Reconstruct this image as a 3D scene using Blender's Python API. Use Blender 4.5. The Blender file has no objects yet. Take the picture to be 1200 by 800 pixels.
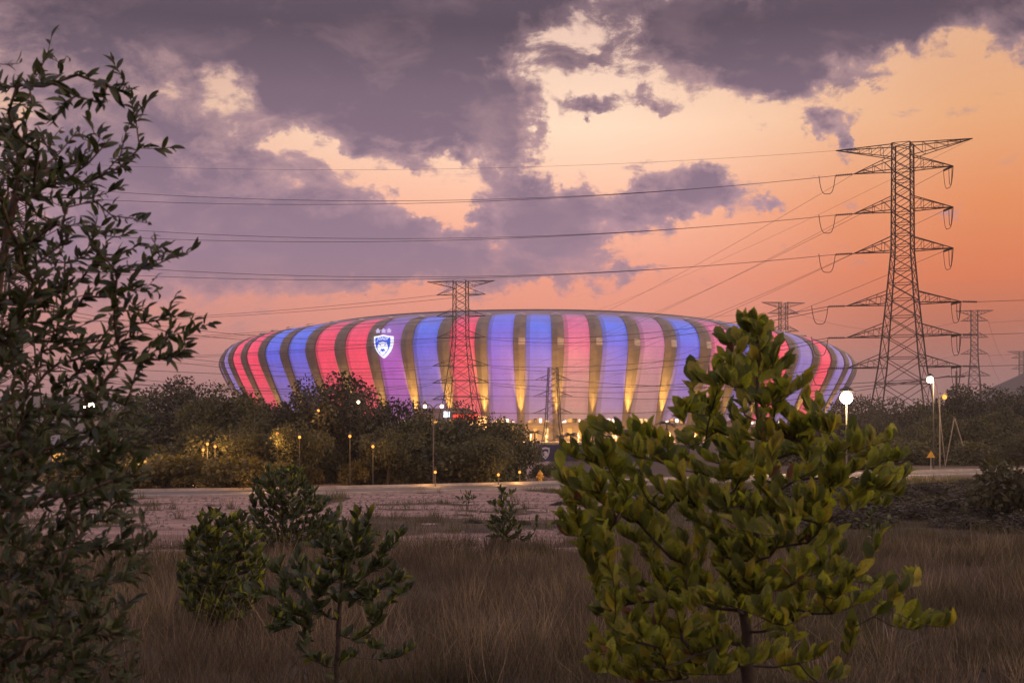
import bpy, math, random
import numpy as np
from mathutils import Vector, Matrix

random.seed(7)
RNG = np.random.default_rng(11)
S = bpy.context.scene
COL = S.collection

# ------------------------------------------------------------------ camera
F = 1667.0            # focal length in photograph pixels (50 mm on 36 mm)
HOR = 503.0           # row of the horizon in the photograph
CAMZ = 4.0
cam = bpy.data.cameras.new('camera')
cam.lens = 50.0
cam.sensor_width = 36.0
cam.shift_y = (HOR - 400.0) / 1200.0
cam.clip_start = 0.1
cam.clip_end = 20000.0
cam.dof.use_dof = True
cam.dof.focus_distance = 160.0
cam.dof.aperture_fstop = 5.6
camo = bpy.data.objects.new('camera', cam)
camo.location = (0, 0, CAMZ)
camo.rotation_euler = (math.radians(90), 0, 0)
COL.objects.link(camo)
S.camera = camo

S.view_settings.view_transform = 'Standard'
S.view_settings.look = 'None'
S.view_settings.gamma = 1.0
S.view_settings.exposure = 0.22
S.view_settings.use_curve_mapping = False
try:
    S.cycles.use_denoising = True
    S.cycles.max_bounces = 6
    S.cycles.transparent_max_bounces = 8
    S.cycles.sample_clamp_indirect = 4.0
except Exception:
    pass


def lin(r, g, b):
    def f(c):
        c /= 255.0
        return c / 12.92 if c <= 0.04045 else ((c + 0.055) / 1.055) ** 2.4
    return (f(r), f(g), f(b), 1.0)


def at(px, py, Y):
    return Vector(((px - 600.0) / F * Y, Y, CAMZ - (py - HOR) / F * Y))


def ang(px, py):
    d = at(px, py, 1.0) - Vector((0, 0, CAMZ))
    d.normalize()
    return math.atan2(d.x, d.y), math.asin(d.z)


# ------------------------------------------------------------------ node helper
class NT:
    def __init__(self, tree):
        self.t = tree
        self.n = tree.nodes
        self.l = tree.links

    def new(self, typ, **kw):
        nd = self.n.new(typ)
        for k, v in kw.items():
            setattr(nd, k, v)
        return nd

    def link(self, a, b):
        self.l.new(a, b)

    def put(self, sock, v):
        if isinstance(v, bpy.types.NodeSocket):
            self.l.new(v, sock)
        elif v is not None:
            sock.default_value = v

    def m(self, op, a, b=None, c=None, clamp=False):
        nd = self.n.new('ShaderNodeMath')
        nd.operation = op
        nd.use_clamp = clamp
        self.put(nd.inputs[0], a)
        self.put(nd.inputs[1], b)
        if c is not None:
            self.put(nd.inputs[2], c)
        return nd.outputs[0]

    def vm(self, op, a, b=None):
        nd = self.n.new('ShaderNodeVectorMath')
        nd.operation = op
        self.put(nd.inputs[0], a)
        self.put(nd.inputs[1], b)
        return nd.outputs['Value'] if op in ('DOT_PRODUCT', 'LENGTH') else nd.outputs[0]

    def mix(self, f, a, b, blend='MIX'):
        nd = self.n.new('ShaderNodeMix')
        nd.data_type = 'RGBA'
        nd.blend_type = blend
        self.put(nd.inputs[0], f)
        self.put(nd.inputs[6], a)
        self.put(nd.inputs[7], b)
        return nd.outputs[2]

    def ramp(self, f, stops, interp='LINEAR'):
        nd = self.n.new('ShaderNodeValToRGB')
        cr = nd.color_ramp
        cr.interpolation = interp
        while len(cr.elements) < len(stops):
            cr.elements.new(0.5)
        for e, (p, c) in zip(cr.elements, stops):
            e.position = p
            e.color = c
        self.put(nd.inputs[0], f)
        return nd.outputs[0]

    def sstep(self, x, a, b):
        nd = self.n.new('ShaderNodeMapRange')
        nd.interpolation_type = 'SMOOTHSTEP'
        self.put(nd.inputs[0], x)
        nd.inputs[1].default_value = a
        nd.inputs[2].default_value = b
        nd.inputs[3].default_value = 0.0
        nd.inputs[4].default_value = 1.0
        return nd.outputs[0]

    def noise(self, vec, scale, detail=5.0, rough=0.55, dist=0.0):
        nd = self.n.new('ShaderNodeTexNoise')
        self.put(nd.inputs['Vector'], vec)
        nd.inputs['Scale'].default_value = scale
        nd.inputs['Detail'].default_value = detail
        nd.inputs['Roughness'].default_value = rough
        nd.inputs['Distortion'].default_value = dist
        return nd


# ------------------------------------------------------------------ world: dusk sky with cloud
def build_world():
    w = bpy.data.worlds.new('World')
    S.world = w
    w.use_nodes = True
    w.node_tree.nodes.clear()
    T = NT(w.node_tree)
    tc = T.new('ShaderNodeTexCoord')
    sep = T.new('ShaderNodeSeparateXYZ')
    T.link(tc.outputs['Generated'], sep.inputs[0])
    x, y, z = sep.outputs
    az = T.m('ARCTAN2', x, y)
    el = T.m('ARCSINE', z)
    comb = T.new('ShaderNodeCombineXYZ')
    T.link(az, comb.inputs[0])
    T.link(el, comb.inputs[1])
    p = comb.outputs[0]
    # warped coordinates so that the cloud edges curl
    n1 = T.noise(p, 9.0, 6.0, 0.6)
    off = T.vm('SUBTRACT', n1.outputs['Color'], (0.5, 0.5, 0.5))
    off = T.vm('MULTIPLY', off, (0.06, 0.038, 0.0))
    n1b = T.noise(p, 38.0, 5.0, 0.6)
    offb = T.vm('SUBTRACT', n1b.outputs['Color'], (0.5, 0.5, 0.5))
    offb = T.vm('MULTIPLY', offb, (0.050, 0.038, 0.0))
    n1c = T.noise(p, 110.0, 5.0, 0.6)
    offc = T.vm('MULTIPLY', T.vm('SUBTRACT', n1c.outputs['Color'], (0.5, 0.5, 0.5)), (0.018, 0.014, 0.0))
    pw = T.vm('ADD', T.vm('ADD', T.vm('ADD', p, off), offb), offc)
    blobs = CLOUDS
    tot = None
    for (bx, by, rx, ry, wt) in blobs:
        a, e = ang(bx, by)
        d = T.vm('SUBTRACT', pw, (a, e, 0.0))
        d = T.vm('MULTIPLY', d, (F / rx, F / ry, 0.0))
        q = T.vm('DOT_PRODUCT', d, d)
        g = T.m('POWER', 2.718, T.m('MULTIPLY', q, -1.0))
        g = T.m('MULTIPLY', g, wt)
        tot = g if tot is None else T.m('ADD', tot, g)
    # broken cloud everywhere away from the mapped part of the sky
    pc = T.vm('MULTIPLY', p, (1.0, 1.9, 1.0))
    n2 = T.noise(pc, 3.2, 6.0, 0.58)
    n3 = T.noise(pc, 24.0, 10.0, 0.66, .35)
    a0, e0 = ang(600, 260)
    dd = T.vm('MULTIPLY', T.vm('SUBTRACT', p, (a0, e0, 0)), (1 / 0.46, 1 / 0.22, 0))
    far = T.sstep(T.vm('LENGTH', dd), 0.85, 1.5)
    farc = T.sstep(n2.outputs['Fac'], 0.47, 0.68)
    elup = T.sstep(el, 0.08, 0.2)
    farc = T.m('MULTIPLY', T.m('MULTIPLY', farc, far), elup)
    tot = T.m('ADD', tot, farc)
    tex = T.m('MULTIPLY', T.m('SUBTRACT', n3.outputs['Fac'], 0.5), 2.4)
    n6 = T.noise(pc, 70.0, 6.0, 0.6)
    tex = T.m('ADD', tex, T.m('MULTIPLY', T.m('SUBTRACT', n6.outputs['Fac'], 0.5), 0.35))
    dens = T.m('ADD', tot, tex)
    cover = T.sstep(dens, 0.22, 0.70)
    thick = T.sstep(dens, 0.45, 1.35)
    # the clear sky: sunset glow by height, warmer to the right where the sun went down
    e1 = T.m('DIVIDE', el, 0.60, clamp=True)

    def E(py):
        return max(0.0, ang(600, py)[1] / 0.60)
    warm = T.ramp(e1, [(0.0, lin(118, 86, 92)), (E(440), lin(140, 95, 96)), (E(385), lin(172, 98, 80)),
                       (E(330), lin(206, 110, 72)), (E(250), lin(216, 130, 82)), (E(150), lin(220, 158, 112)),
                       (E(40), lin(214, 165, 132)), (1.0, lin(214, 186, 186))])
    mid = T.ramp(e1, [(0.0, lin(150, 108, 108)), (E(440), lin(180, 122, 118)), (E(385), lin(217, 136, 118)),
                      (E(330), lin(226, 146, 124)), (E(250), lin(243, 178, 150)), (E(150), lin(248, 212, 184)),
                      (E(40), lin(226, 190, 172)), (1.0, lin(214, 190, 198))])
    cool = T.ramp(e1, [(0.0, lin(138, 104, 108)), (E(440), lin(166, 118, 118)), (E(385), lin(188, 128, 124)),
                       (E(330), lin(204, 138, 128)), (E(250), lin(222, 160, 140)), (E(150), lin(220, 176, 150)),
                       (E(40), lin(180, 144, 140)), (1.0, lin(206, 186, 204))])
    nv = T.noise(p, 5.0, 3.0, 0.5)
    azn = T.m('ADD', az, T.m('MULTIPLY', T.m('SUBTRACT', nv.outputs['Fac'], 0.5), 0.12))
    clear = T.mix(T.sstep(azn, -0.33, 0.02), cool, mid)
    clear = T.mix(T.sstep(azn, 0.05, 0.33), clear, warm)
    sky = T.new('ShaderNodeTexSky')
    sky.sky_type = 'NISHITA'
    sky.sun_disc = False
    sky.sun_elevation = math.radians(2.0)
    sky.sun_rotation = math.radians(92.0)
    nish = T.mix(1.0, sky.outputs[0], (0.012, 0.012, 0.012, 1), 'MULTIPLY')
    clear = T.mix(1.0, clear, nish, 'ADD')
    # cloud: lavender where thin and low, slate where thick and high
    light = T.ramp(e1, [(0.0, lin(160, 118, 118)), (E(380), lin(190, 134, 130)), (E(320), lin(176, 134, 142)), (E(260), lin(170, 136, 148)),
                        (E(180), lin(176, 142, 146)), (E(90), lin(160, 130, 134)), (E(20), lin(124, 102, 112)), (1.0, lin(186, 164, 176))])
    dark = T.ramp(e1, [(0.0, lin(130, 100, 108)), (E(380), lin(158, 118, 124)), (E(300), lin(142, 117, 136)),
                       (E(200), lin(128, 107, 125)), (E(110), lin(114, 96, 112)), (E(30), lin(84, 72, 86)), (1.0, lin(136, 120, 138))])
    n4 = T.noise(pc, 14.0, 8.0, 0.66, .4)
    th = T.m('ADD', T.m('MULTIPLY', thick, 1.0), T.m('MULTIPLY', T.m('SUBTRACT', n4.outputs['Fac'], 0.5), 2.6), clamp=True)
    cloud = T.mix(th, light, dark)
    final = T.mix(cover, clear, cloud)
    bg = T.new('ShaderNodeBackground')
    T.link(final, bg.inputs[0])
    bg.inputs[1].default_value = 1.0
    out = T.new('ShaderNodeOutputWorld')
    T.link(bg.outputs[0], out.inputs[0])


# cloud masses: photograph column, row, half width, half height, weight
CLOUDS = [
    # dark bank across the upper right
    (870, 40, 112, 54, 1.5), (800, 14, 50, 34, 1.0), (985, 20, 100, 34, 1.2), (1110, -8, 130, 42, 1.3), (1196, 48, 34, 26, .9),
    (915, 82, 48, 24, .8),
    # dark bank across the upper left
    (390, -4, 230, 56, 1.35), (90, 15, 190, 60, 1.1), (610, -10, 70, 36, .8), (140, 150, 120, 70, .75),
    (330, 75, 110, 56, 1.0), (450, 130, 130, 66, 1.25), (560, 132, 66, 56, .85), (608, 160, 44, 44, .8), (490, 55, 120, 44, .9),
    # cumulus in the middle
    (612, 250, 52, 46, .9), (680, 250, 54, 46, 1.05), (755, 234, 46, 28, .9), (820, 226, 36, 30, 1.35), (690, 292, 46, 26, .6),
    (600, 300, 60, 30, .5), (620, 328, 80, 14, .5), (742, 320, 34, 9, .7),
    # veil on the left
    (300, 265, 170, 62, .9), (140, 220, 150, 110, .75), (420, 290, 150, 40, .75), (230, 310, 180, 24, .6), (60, 330, 120, 50, .5),
    (500, 318, 130, 20, .6), (520, 280, 60, 30, .35),
    # rags
    (898, 240, 24, 15, 1.15), (688, 122, 34, 12, 1.15), (752, 116, 28, 11, .95), (966, 136, 23, 16, 1.15), (998, 158, 11, 26, 1.0),
    (940, 200, 60, 8, .25), (1020, 90, 30, 10, .5), (690, 66, 40, 10, .5), (700, 4, 50, 20, .25), (740, 190, 26, 8, .45),
    # openings
    (250, 106, 60, 26, -.7), (160, 70, 60, 30, -.25), (335, 168, 34, 11, -.7), (385, 186, 34, 10, -.7), (455, 214, 40, 12, -.7), (500, 236, 34, 15, -.75), (535, 255, 26, 22, -.7), (580, 290, 20, 20, -.35),
    (545, 160, 18, 12, -.6), (600, 92, 24, 16, -.3), (650, 150, 40, 40, -.45), (640, 205, 34, 14, -.6), (520, 195, 20, 10, -.45), (500, 120, 16, 10, -.4), (560, 185, 14, 9, -.5), (720, 160, 60, 40, -.4),
]
build_world()

# ------------------------------------------------------------------ sun (already at the horizon, soft)
sun = bpy.data.lights.new('sun', 'SUN')
sun.energy = 1.4
sun.angle = math.radians(40.0)
sun.color = (1.0, 0.68, 0.45)
suno = bpy.data.objects.new('sun', sun)
COL.objects.link(suno)
_sd = Vector((math.sin(math.radians(92)), math.cos(math.radians(92)), math.tan(math.radians(9.0))))
suno.rotation_euler = _sd.to_track_quat('Z', 'Y').to_euler()


# ------------------------------------------------------------------ tags and mesh helpers
def tag(o, label=None, cat=None, group=None, kind=None):
    if label:
        o['label'] = label
    if cat:
        o['category'] = cat
    if group:
        o['group'] = group
    if kind:
        o['kind'] = kind
    return o


def empty(name, loc, label=None, cat=None, group=None, rz=0.0):
    o = bpy.data.objects.new(name, None)
    o.location = loc
    o.rotation_euler = (0, 0, rz)
    o.empty_display_size = 0.3
    COL.objects.link(o)
    return tag(o, label, cat, group)


def link(name, me, parent=None, mat=None):
    if mat is not None and not me.materials:
        me.materials.append(mat)
    o = bpy.data.objects.new(name, me)
    COL.objects.link(o)
    if parent is not None:
        o.parent = parent
    return o


def copy_tree(o, parent=None):
    c = o.copy()
    COL.objects.link(c)
    c.parent = parent
    for ch in o.children:
        copy_tree(ch, c)
    return c


class MB:
    def __init__(self):
        self.v = []
        self.f = []

    def add(self, vs, fs):
        b = len(self.v)
        self.v += [tuple(p) for p in vs]
        self.f += [tuple(i + b for i in f) for f in fs]
        return self

    def box(self, c, s, rz=0.0):
        cx, cy, cz = c
        hx, hy, hz = s[0] / 2, s[1] / 2, s[2] / 2
        ca, sa = math.cos(rz), math.sin(rz)
        vs = []
        for dz in (-hz, hz):
            for dx, dy in ((-hx, -hy), (hx, -hy), (hx, hy), (-hx, hy)):
                vs.append((cx + dx * ca - dy * sa, cy + dx * sa + dy * ca, cz + dz))
        return self.add(vs, [(0, 3, 2, 1), (4, 5, 6, 7), (0, 1, 5, 4), (1, 2, 6, 5), (2, 3, 7, 6), (3, 0, 4, 7)])

    def tube(self, pts, rad, seg=6, caps=True):
        pts = [Vector(p) for p in pts]
        n = len(pts)
        if not hasattr(rad, '__len__'):
            rad = [rad] * n
        vs = []
        ref = None
        for i, p in enumerate(pts):
            d = (pts[min(i + 1, n - 1)] - pts[max(i - 1, 0)])
            if d.length < 1e-9:
                d = Vector((0, 0, 1))
            d.normalize()
            if ref is None:
                ref = Vector((0, 0, 1)) if abs(d.z) < 0.9 else Vector((1, 0, 0))
            u = d.cross(ref)
            if u.length < 1e-6:
                u = d.orthogonal()
            u.normalize()
            w = u.cross(d)
            ref = w
            for k in range(seg):
                a = 2 * math.pi * k / seg
                vs.append(p + (u * math.cos(a) + w * math.sin(a)) * rad[i])
        fs = []
        for i in range(n - 1):
            for k in range(seg):
                k2 = (k + 1) % seg
                fs.append((i * seg + k, i * seg + k2, (i + 1) * seg + k2, (i + 1) * seg + k))
        if caps:
            fs.append(tuple(range(seg - 1, -1, -1)))
            fs.append(tuple((n - 1) * seg + k for k in range(seg)))
        return self.add(vs, fs)

    def bar(self, p, q, w):
        return self.tube([p, q], w / 2 * 1.2, 4, True)

    def mesh(self, name='mesh', smooth=False):
        me = bpy.data.meshes.new(name)
        me.from_pydata(self.v, [], self.f)
        if smooth:
            me.shade_smooth()
        me.update()
        return me

    def build(self, name, mat, parent=None, smooth=False):
        return link(name, self.mesh(name, smooth), parent, mat)


def np_mesh(name, V, Fc, smooth=False):
    """mesh from arrays: V (n,3), Fc (m,k)"""
    me = bpy.data.meshes.new(name)
    V = np.ascontiguousarray(V, dtype=np.float32)
    Fc = np.ascontiguousarray(Fc, dtype=np.int32)
    m, k = Fc.shape
    me.vertices.add(len(V))
    me.vertices.foreach_set('co', V.ravel())
    me.loops.add(m * k)
    me.loops.foreach_set('vertex_index', Fc.ravel())
    me.polygons.add(m)
    me.polygons.foreach_set('loop_start', np.arange(0, m * k, k, dtype=np.int32))
    if smooth:
        me.polygons.foreach_set('use_smooth', np.ones(m, dtype=bool))
    me.update(calc_edges=True)
    return me


def scatter(tv, tf, P, D, U, sc):
    """copies of a template leaf. x axis = across, y axis = along D, z = normal"""
    D = D / np.maximum(np.linalg.norm(D, axis=1, keepdims=True), 1e-9)
    X = np.cross(D, U)
    X /= np.maximum(np.linalg.norm(X, axis=1, keepdims=True), 1e-9)
    N = np.cross(X, D)
    V = (P[:, None, :] + sc[:, None, None] * (tv[None, :, 0:1] * X[:, None, :] + tv[None, :, 1:2] * D[:, None, :] + tv[None, :, 2:3] * N[:, None, :]))
    nv = len(tv)
    Fc = tf[None] + (np.arange(len(P)) * nv)[:, None, None]
    return V.reshape(-1, 3), Fc.reshape(-1, tf.shape[1])


# value noise used for the ground cover, so that grass and soil agree
_tab = np.random.default_rng(5).random((64, 64))


def vnoise(x, y):
    xi = np.floor(x).astype(int)
    yi = np.floor(y).astype(int)
    fx = x - xi
    fy = y - yi
    fx = fx * fx * (3 - 2 * fx)
    fy = fy * fy * (3 - 2 * fy)
    g = lambda a, b: _tab[a % 64, b % 64]
    return (g(xi, yi) * (1 - fx) + g(xi + 1, yi) * fx) * (1 - fy) + (g(xi, yi + 1) * (1 - fx) + g(xi + 1, yi + 1) * fx) * fy


def fbm(x, y):
    return (vnoise(x, y) + .5 * vnoise(x * 2.1 + 9, y * 2.1 + 4) + .25 * vnoise(x * 4.3 + 3, y * 4.3 + 7)) / 1.75


def sst(x, a, b):
    t = np.clip((x - a) / (b - a), 0, 1)
    return t * t * (3 - 2 * t)


# ------------------------------------------------------------------ materials
def pbr(name, col, rough=0.8, var=0.25, scale=3.0, metal=0.0, bump=0.0, bscale=30.0, coord='Object', island=0.0, objrand=0.0, trans=0.0, col2=None):
    m = bpy.data.materials.new(name)
    m.use_nodes = True
    m.node_tree.nodes.clear()
    T = NT(m.node_tree)
    tc = T.new('ShaderNodeTexCoord')
    if coord == 'World':
        g = T.new('ShaderNodeNewGeometry')
        vec = g.outputs['Position']
    else:
        vec = tc.outputs[coord]
    n = T.noise(vec, scale, 6.0, 0.6)
    c = (col[0], col[1], col[2], 1)
    lo = (col[0] * (1 - var), col[1] * (1 - var), col[2] * (1 - var), 1)
    hi = (col[0] * (1 + var), col[1] * (1 + var), col[2] * (1 + var), 1)
    color = T.mix(T.sstep(n.outputs['Fac'], 0.3, 0.7), lo, hi)
    if island or objrand:
        g = T.new('ShaderNodeNewGeometry')
        oi = T.new('ShaderNodeObjectInfo')
        r = T.m('FRACT', T.m('ADD', T.m('MULTIPLY', g.outputs['Random Per Island'], 1.0), oi.outputs['Random']))
        c2 = col2 or (col[0] * .4, col[1] * .45, col[2] * .5)
        color = T.mix(T.m('MULTIPLY', r, island or objrand), color, (c2[0], c2[1], c2[2], 1))
    b = T.new('ShaderNodeBsdfPrincipled')
    T.link(color, b.inputs['Base Color'])
    b.inputs['Roughness'].default_value = rough
    b.inputs['Metallic'].default_value = metal
    if bump:
        nb = T.noise(vec, bscale, 5.0, 0.6)
        bp = T.new('ShaderNodeBump')
        bp.inputs['Strength'].default_value = bump
        T.link(nb.outputs['Fac'], bp.inputs['Height'])
        T.link(bp.outputs[0], b.inputs['Normal'])
    out = T.new('ShaderNodeOutputMaterial')
    if trans:
        tr = T.new('ShaderNodeBsdfTranslucent')
        T.link(T.mix(1.0, color, (1.3, 1.35, .7, 1), 'MULTIPLY'), tr.inputs[0])
        ms = T.new('ShaderNodeMixShader')
        ms.inputs[0].default_value = trans
        T.link(b.outputs[0], ms.inputs[1])
        T.link(tr.outputs[0], ms.inputs[2])
        T.link(ms.outputs[0], out.inputs[0])
    else:
        T.link(b.outputs[0], out.inputs[0])
    return m


def glow(name, col, strength):
    m = bpy.data.materials.new(name)
    m.use_nodes = True
    m.node_tree.nodes.clear()
    T = NT(m.node_tree)
    tc = T.new('ShaderNodeTexCoord')
    n = T.noise(tc.outputs['Object'], 1.7, 3.0)
    e = T.new('ShaderNodeEmission')
    T.link(T.mix(n.outputs['Fac'], (col[0] * .85, col[1] * .85, col[2] * .85, 1), (col[0], col[1], col[2], 1)), e.inputs[0])
    e.inputs[1].default_value = strength
    out = T.new('ShaderNodeOutputMaterial')
    T.link(e.outputs[0], out.inputs[0])
    return m


M = {}
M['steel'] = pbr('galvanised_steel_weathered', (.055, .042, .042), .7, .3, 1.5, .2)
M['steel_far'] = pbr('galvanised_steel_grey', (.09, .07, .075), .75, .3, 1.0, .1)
M['wire'] = pbr('aluminium_conductor', (.055, .045, .05), .8, .1, 1.0)
M['insul'] = pbr('brown_porcelain', (.05, .035, .03), .4, .2, 4.0)
M['bark'] = pbr('bark', (.075, .055, .042), .95, .45, 14.0, bump=.5, bscale=60)
M['bark_dark'] = pbr('bark_dark', (.04, .032, .026), .95, .4, 9.0, bump=.5, bscale=40)
M['concrete'] = pbr('concrete', (.32, .28, .26), .9, .2, 1.2, bump=.15, bscale=8)
M['plaster'] = pbr('warm_plaster', (.46, .40, .34), .9, .15, .3)
M['post'] = pbr('painted_post', (.14, .12, .11), .6, .2, 3.0)
M['post_dark'] = pbr('dark_post', (.03, .028, .026), .7, .2, 3.0)
M['post_pale'] = pbr('pale_post', (.36, .33, .31), .6, .2, 3.0)
M['dirt'] = pbr('bare_soil', (.33, .24, .225), .97, .25, .6, bump=.3, bscale=3)
M['asphalt'] = pbr('asphalt', (.095, .085, .088), .9, .25, .7, bump=.2, bscale=20)
M['paint'] = pbr('road_paint', (.55, .53, .5), .8, .2, 3)
M['kerb'] = pbr('kerb_concrete', (.34, .31, .30), .9, .25, 1.0)
M['yellow'] = pbr('yellow_paint', (.60, .34, .04), .5, .15, 5)
M['navy'] = pbr('navy_vinyl', (.022, .03, .075), .5, .3, 1.5)
M['white'] = pbr('white_vinyl', (.55, .54, .6), .6, .1, 2)
M['grey_roof'] = pbr('grey_roof_sheet', (.16, .14, .16), .6, .2, .5)
M['glass_dark'] = pbr('tinted_glass', (.04, .045, .06), .2, .2, .5)
M['bulb_white'] = glow('lamp_glass_warm_white', (1.0, .72, .38), 6.0)
M['bulb_hot'] = glow('flood_lamp_glass', (1.0, .84, .56), 60.0)
M['bulb_orange'] = glow('lamp_glass_sodium', (1.0, .34, .06), 2.2)
M['win_warm'] = glow('lit_window_warm', (1.0, .55, .20), 1.5)
M['win_white'] = glow('lit_window_white', (1.0, .78, .62), 2.2)
M['win_gold'] = glow('lit_window_gold', (1.0, .45, .10), 1.0)
M['sign_red'] = glow('red_sign_light', (1.0, .06, .03), 1.6)
M['sign_white'] = glow('white_sign_light', (.75, .85, 1.0), 2.6)
M['leaf_mangium'] = pbr('leaf_mangium', (.250, .280, .034), .7, .35, 9.0, island=1.0, trans=.5, col2=(.050, .072, .018))
M['leaf_mangium_yellow'] = pbr('leaf_mangium_yellow', (.30, .27, .03), .6, .3, 9.0, island=.8, trans=.46, col2=(.12, .13, .024))
M['leaf_dead'] = pbr('leaf_dead', (.12, .05, .025), .8, .3, 6.0, island=.6, trans=.2)
M['leaf_narrow'] = pbr('leaf_narrow', (.046, .070, .020), .5, .3, 6.0, island=.95, trans=.3, col2=(.013, .021, .010))
M['leaf_sap'] = pbr('leaf_sapling', (.062, .094, .030), .5, .25, 6.0, island=.95, trans=.32, col2=(.018, .027, .012))
M['leaf_belt'] = pbr('leaf_belt', (.098, .100, .036), .7, .6, .5, island=.8, trans=.2, col2=(.034, .034, .022))
M['leaf_belt_dark'] = pbr('leaf_belt_dark', (.066, .066, .042), .7, .6, .5, island=.8, trans=.15, col2=(.022, .022, .018))
M['leaf_bush'] = pbr('leaf_bush', (0.190, 0.155, 0.036), .7, 0.50, .5, island=.8, trans=.25, col2=(0.056, 0.048, 0.022))
M['leaf_scrub'] = pbr('leaf_scrub', (0.075, 0.069, 0.051), .8, .35, 1.0, island=.8, trans=.2, col2=(0.036, 0.030, 0.027))
M['palm'] = pbr('palm_leaf', (.045, .05, .03), .6, .3, 1.0, island=.6, trans=.2)
M['grass'] = pbr('dry_grass', (.160, .126, .088), .9, .55, .4, coord='World', island=.95, trans=.2, col2=(.038, .032, .026))
M['stone'] = pbr('loose_stone', (.20, .155, .145), .95, .4, 2.0, coord='World', island=.8, col2=(.09, .07, .065))
M['straw'] = pbr('pale_straw', (.30, .235, .17), .9, .3, .5, coord='World', island=.8, trans=.2, col2=(.13, .10, .08))
M['grass_green'] = pbr('green_grass', (0.105, 0.101, 0.048), .9, .35, .5, coord='World', island=.8, trans=.25, col2=(0.049, 0.045, 0.025))
M['hill'] = pbr('wooded_hill', (.05, .045, .045), .95, .4, .02, bump=.6, bscale=.2)

# ------------------------------------------------------------------ ground
ROAD = [(-75, 84.5), (-40, 85), (-24, 86.5), (-12, 90.5), (4, 101), (22.5, 116), (47, 134), (90, 163), (200, 232), (420, 360)]


def road_y(x):
    return np.interp(x, [p[0] for p in ROAD], [p[1] for p in ROAD])


def ground_z(x, y):
    z = 2.3 * sst(22.0 - y, 0.0, 18.0)
    z = z + 0.10 * (fbm(x * .22 + 3, y * .22) - .5) * sst(y, 20, 30) * (1 - sst(y, 78, 84))
    return z


def dirt_mask(x, y):
    """1 on bare soil between the rough grass and the road"""
    n = fbm(x * .16 + 20, y * .13 + 5) - .5
    n2 = fbm(x * .55 + 2, y * .3 + 1) - .5
    px = 600 + F * x / np.maximum(y, 1)
    near = 47.0 + 12 * n + 7 * n2
    lo = sst(y, near - .8, near + 1.5)
    hi = 1 - sst(y - road_y(x), -3.5, 3.5) * 0.0
    right = 1 - sst(x + (n * 12) + n2 * 6, 2.5, 6.5)
    m = lo * right
    # bands of weeds lying across the bare soil
    for (by, bx0, bx1, th) in ((52, -13, -3, 1.4), (59, -9, 9, 3.0), (55.5, 1, 9, 2.0), (68, -7.5, 2.5, 1.6), (63, -24, -14, 1.6), (76, -8, -1, 1.4)):
        band = np.exp(-((y - by - 16 * n - 7 * n2) / (th * (.6 + 1.6 * fbm(x * .8, y * .2)))) ** 2) * sst(x, bx0 - 1, bx0 + 2) * (1 - sst(x, bx1 - 2, bx1 + 1))
        m = m * (1 - .85 * sst(band + n2 * .5, .35, .7))
    m = m * (1 - .8 * sst(fbm(x * .33 + 50, y * .16 + 9), .60, .70))
    return np.clip(m, 0, 1)


def build_ground():
    xs = np.concatenate([-np.geomspace(3200, 46, 22), np.arange(-45, 45.01, .5), np.geomspace(46, 3200, 22)])
    ys = np.concatenate([np.arange(-30, 2, 4.0), np.arange(2, 100.01, .5), np.geomspace(101, 4200, 40)])
    X, Y = np.meshgrid(xs, ys)
    Z = ground_z(X, Y)
    V = np.stack([X, Y, Z], -1).reshape(-1, 3)
    nx, ny = len(xs), len(ys)
    i = np.arange(nx - 1)[None, :] + (np.arange(ny - 1) * nx)[:, None]
    i = i.ravel()
    Fc = np.stack([i, i + 1, i + 1 + nx, i + nx], -1)
    me = np_mesh('ground', V, Fc, True)
    a = me.attributes.new('soil', 'FLOAT', 'POINT')
    a.data.foreach_set('value', dirt_mask(X, Y).ravel().astype(np.float32))
    m = bpy.data.materials.new('rough_ground')
    m.use_nodes = True
    m.node_tree.nodes.clear()
    T = NT(m.node_tree)
    tc = T.new('ShaderNodeTexCoord')
    v = tc.outputs['Object']
    at_ = T.new('ShaderNodeAttribute', attribute_name='soil')
    n1 = T.noise(v, .35, 6, .6)
    n2 = T.noise(v, 3.0, 6, .65)
    n3 = T.noise(T.vm('MULTIPLY', v, (.12, .55, 1)), 1.0, 5, .6)
    soil = T.mix(T.sstep(n3.outputs['Fac'], .3, .7), (.185, .124, .112, 1), (.345, .248, .228, 1))
    soil = T.mix(T.sstep(n2.outputs['Fac'], .5, .8), soil, (.19, .138, .128, 1))
    trk = T.noise(T.vm('MULTIPLY', v, (.03, 1.4, 1)), 1.0, 4, .7)
    soil = T.mix(T.sstep(trk.outputs['Fac'], .56, .66), soil, (.150, .112, .108, 1))
    grs = T.mix(T.sstep(n1.outputs['Fac'], .35, .65), (.050, .040, .036, 1), (.085, .066, .055, 1))
    mk = T.m('ADD', at_.outputs['Fac'], T.m('MULTIPLY', T.m('SUBTRACT', n2.outputs['Fac'], .5), .5))
    col = T.mix(T.sstep(mk, .35, .65), grs, soil)
    b = T.new('ShaderNodeBsdfPrincipled')
    T.link(col, b.inputs['Base Color'])
    b.inputs['Roughness'].default_value = .97
    b.inputs['Specular IOR Level'].default_value = .15
    bp = T.new('ShaderNodeBump')
    bp.inputs['Strength'].default_value = .6
    bp.inputs['Distance'].default_value = .12
    T.link(n2.outputs['Fac'], bp.inputs['Height'])
    T.link(bp.outputs[0], b.inputs['Normal'])
    out = T.new('ShaderNodeOutputMaterial')
    T.link(b.outputs[0], out.inputs[0])
    o = link('ground', me, None, m)
    tag(o, 'rough dry grassland with bare pinkish soil', None, None, 'structure')


build_ground()


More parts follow.
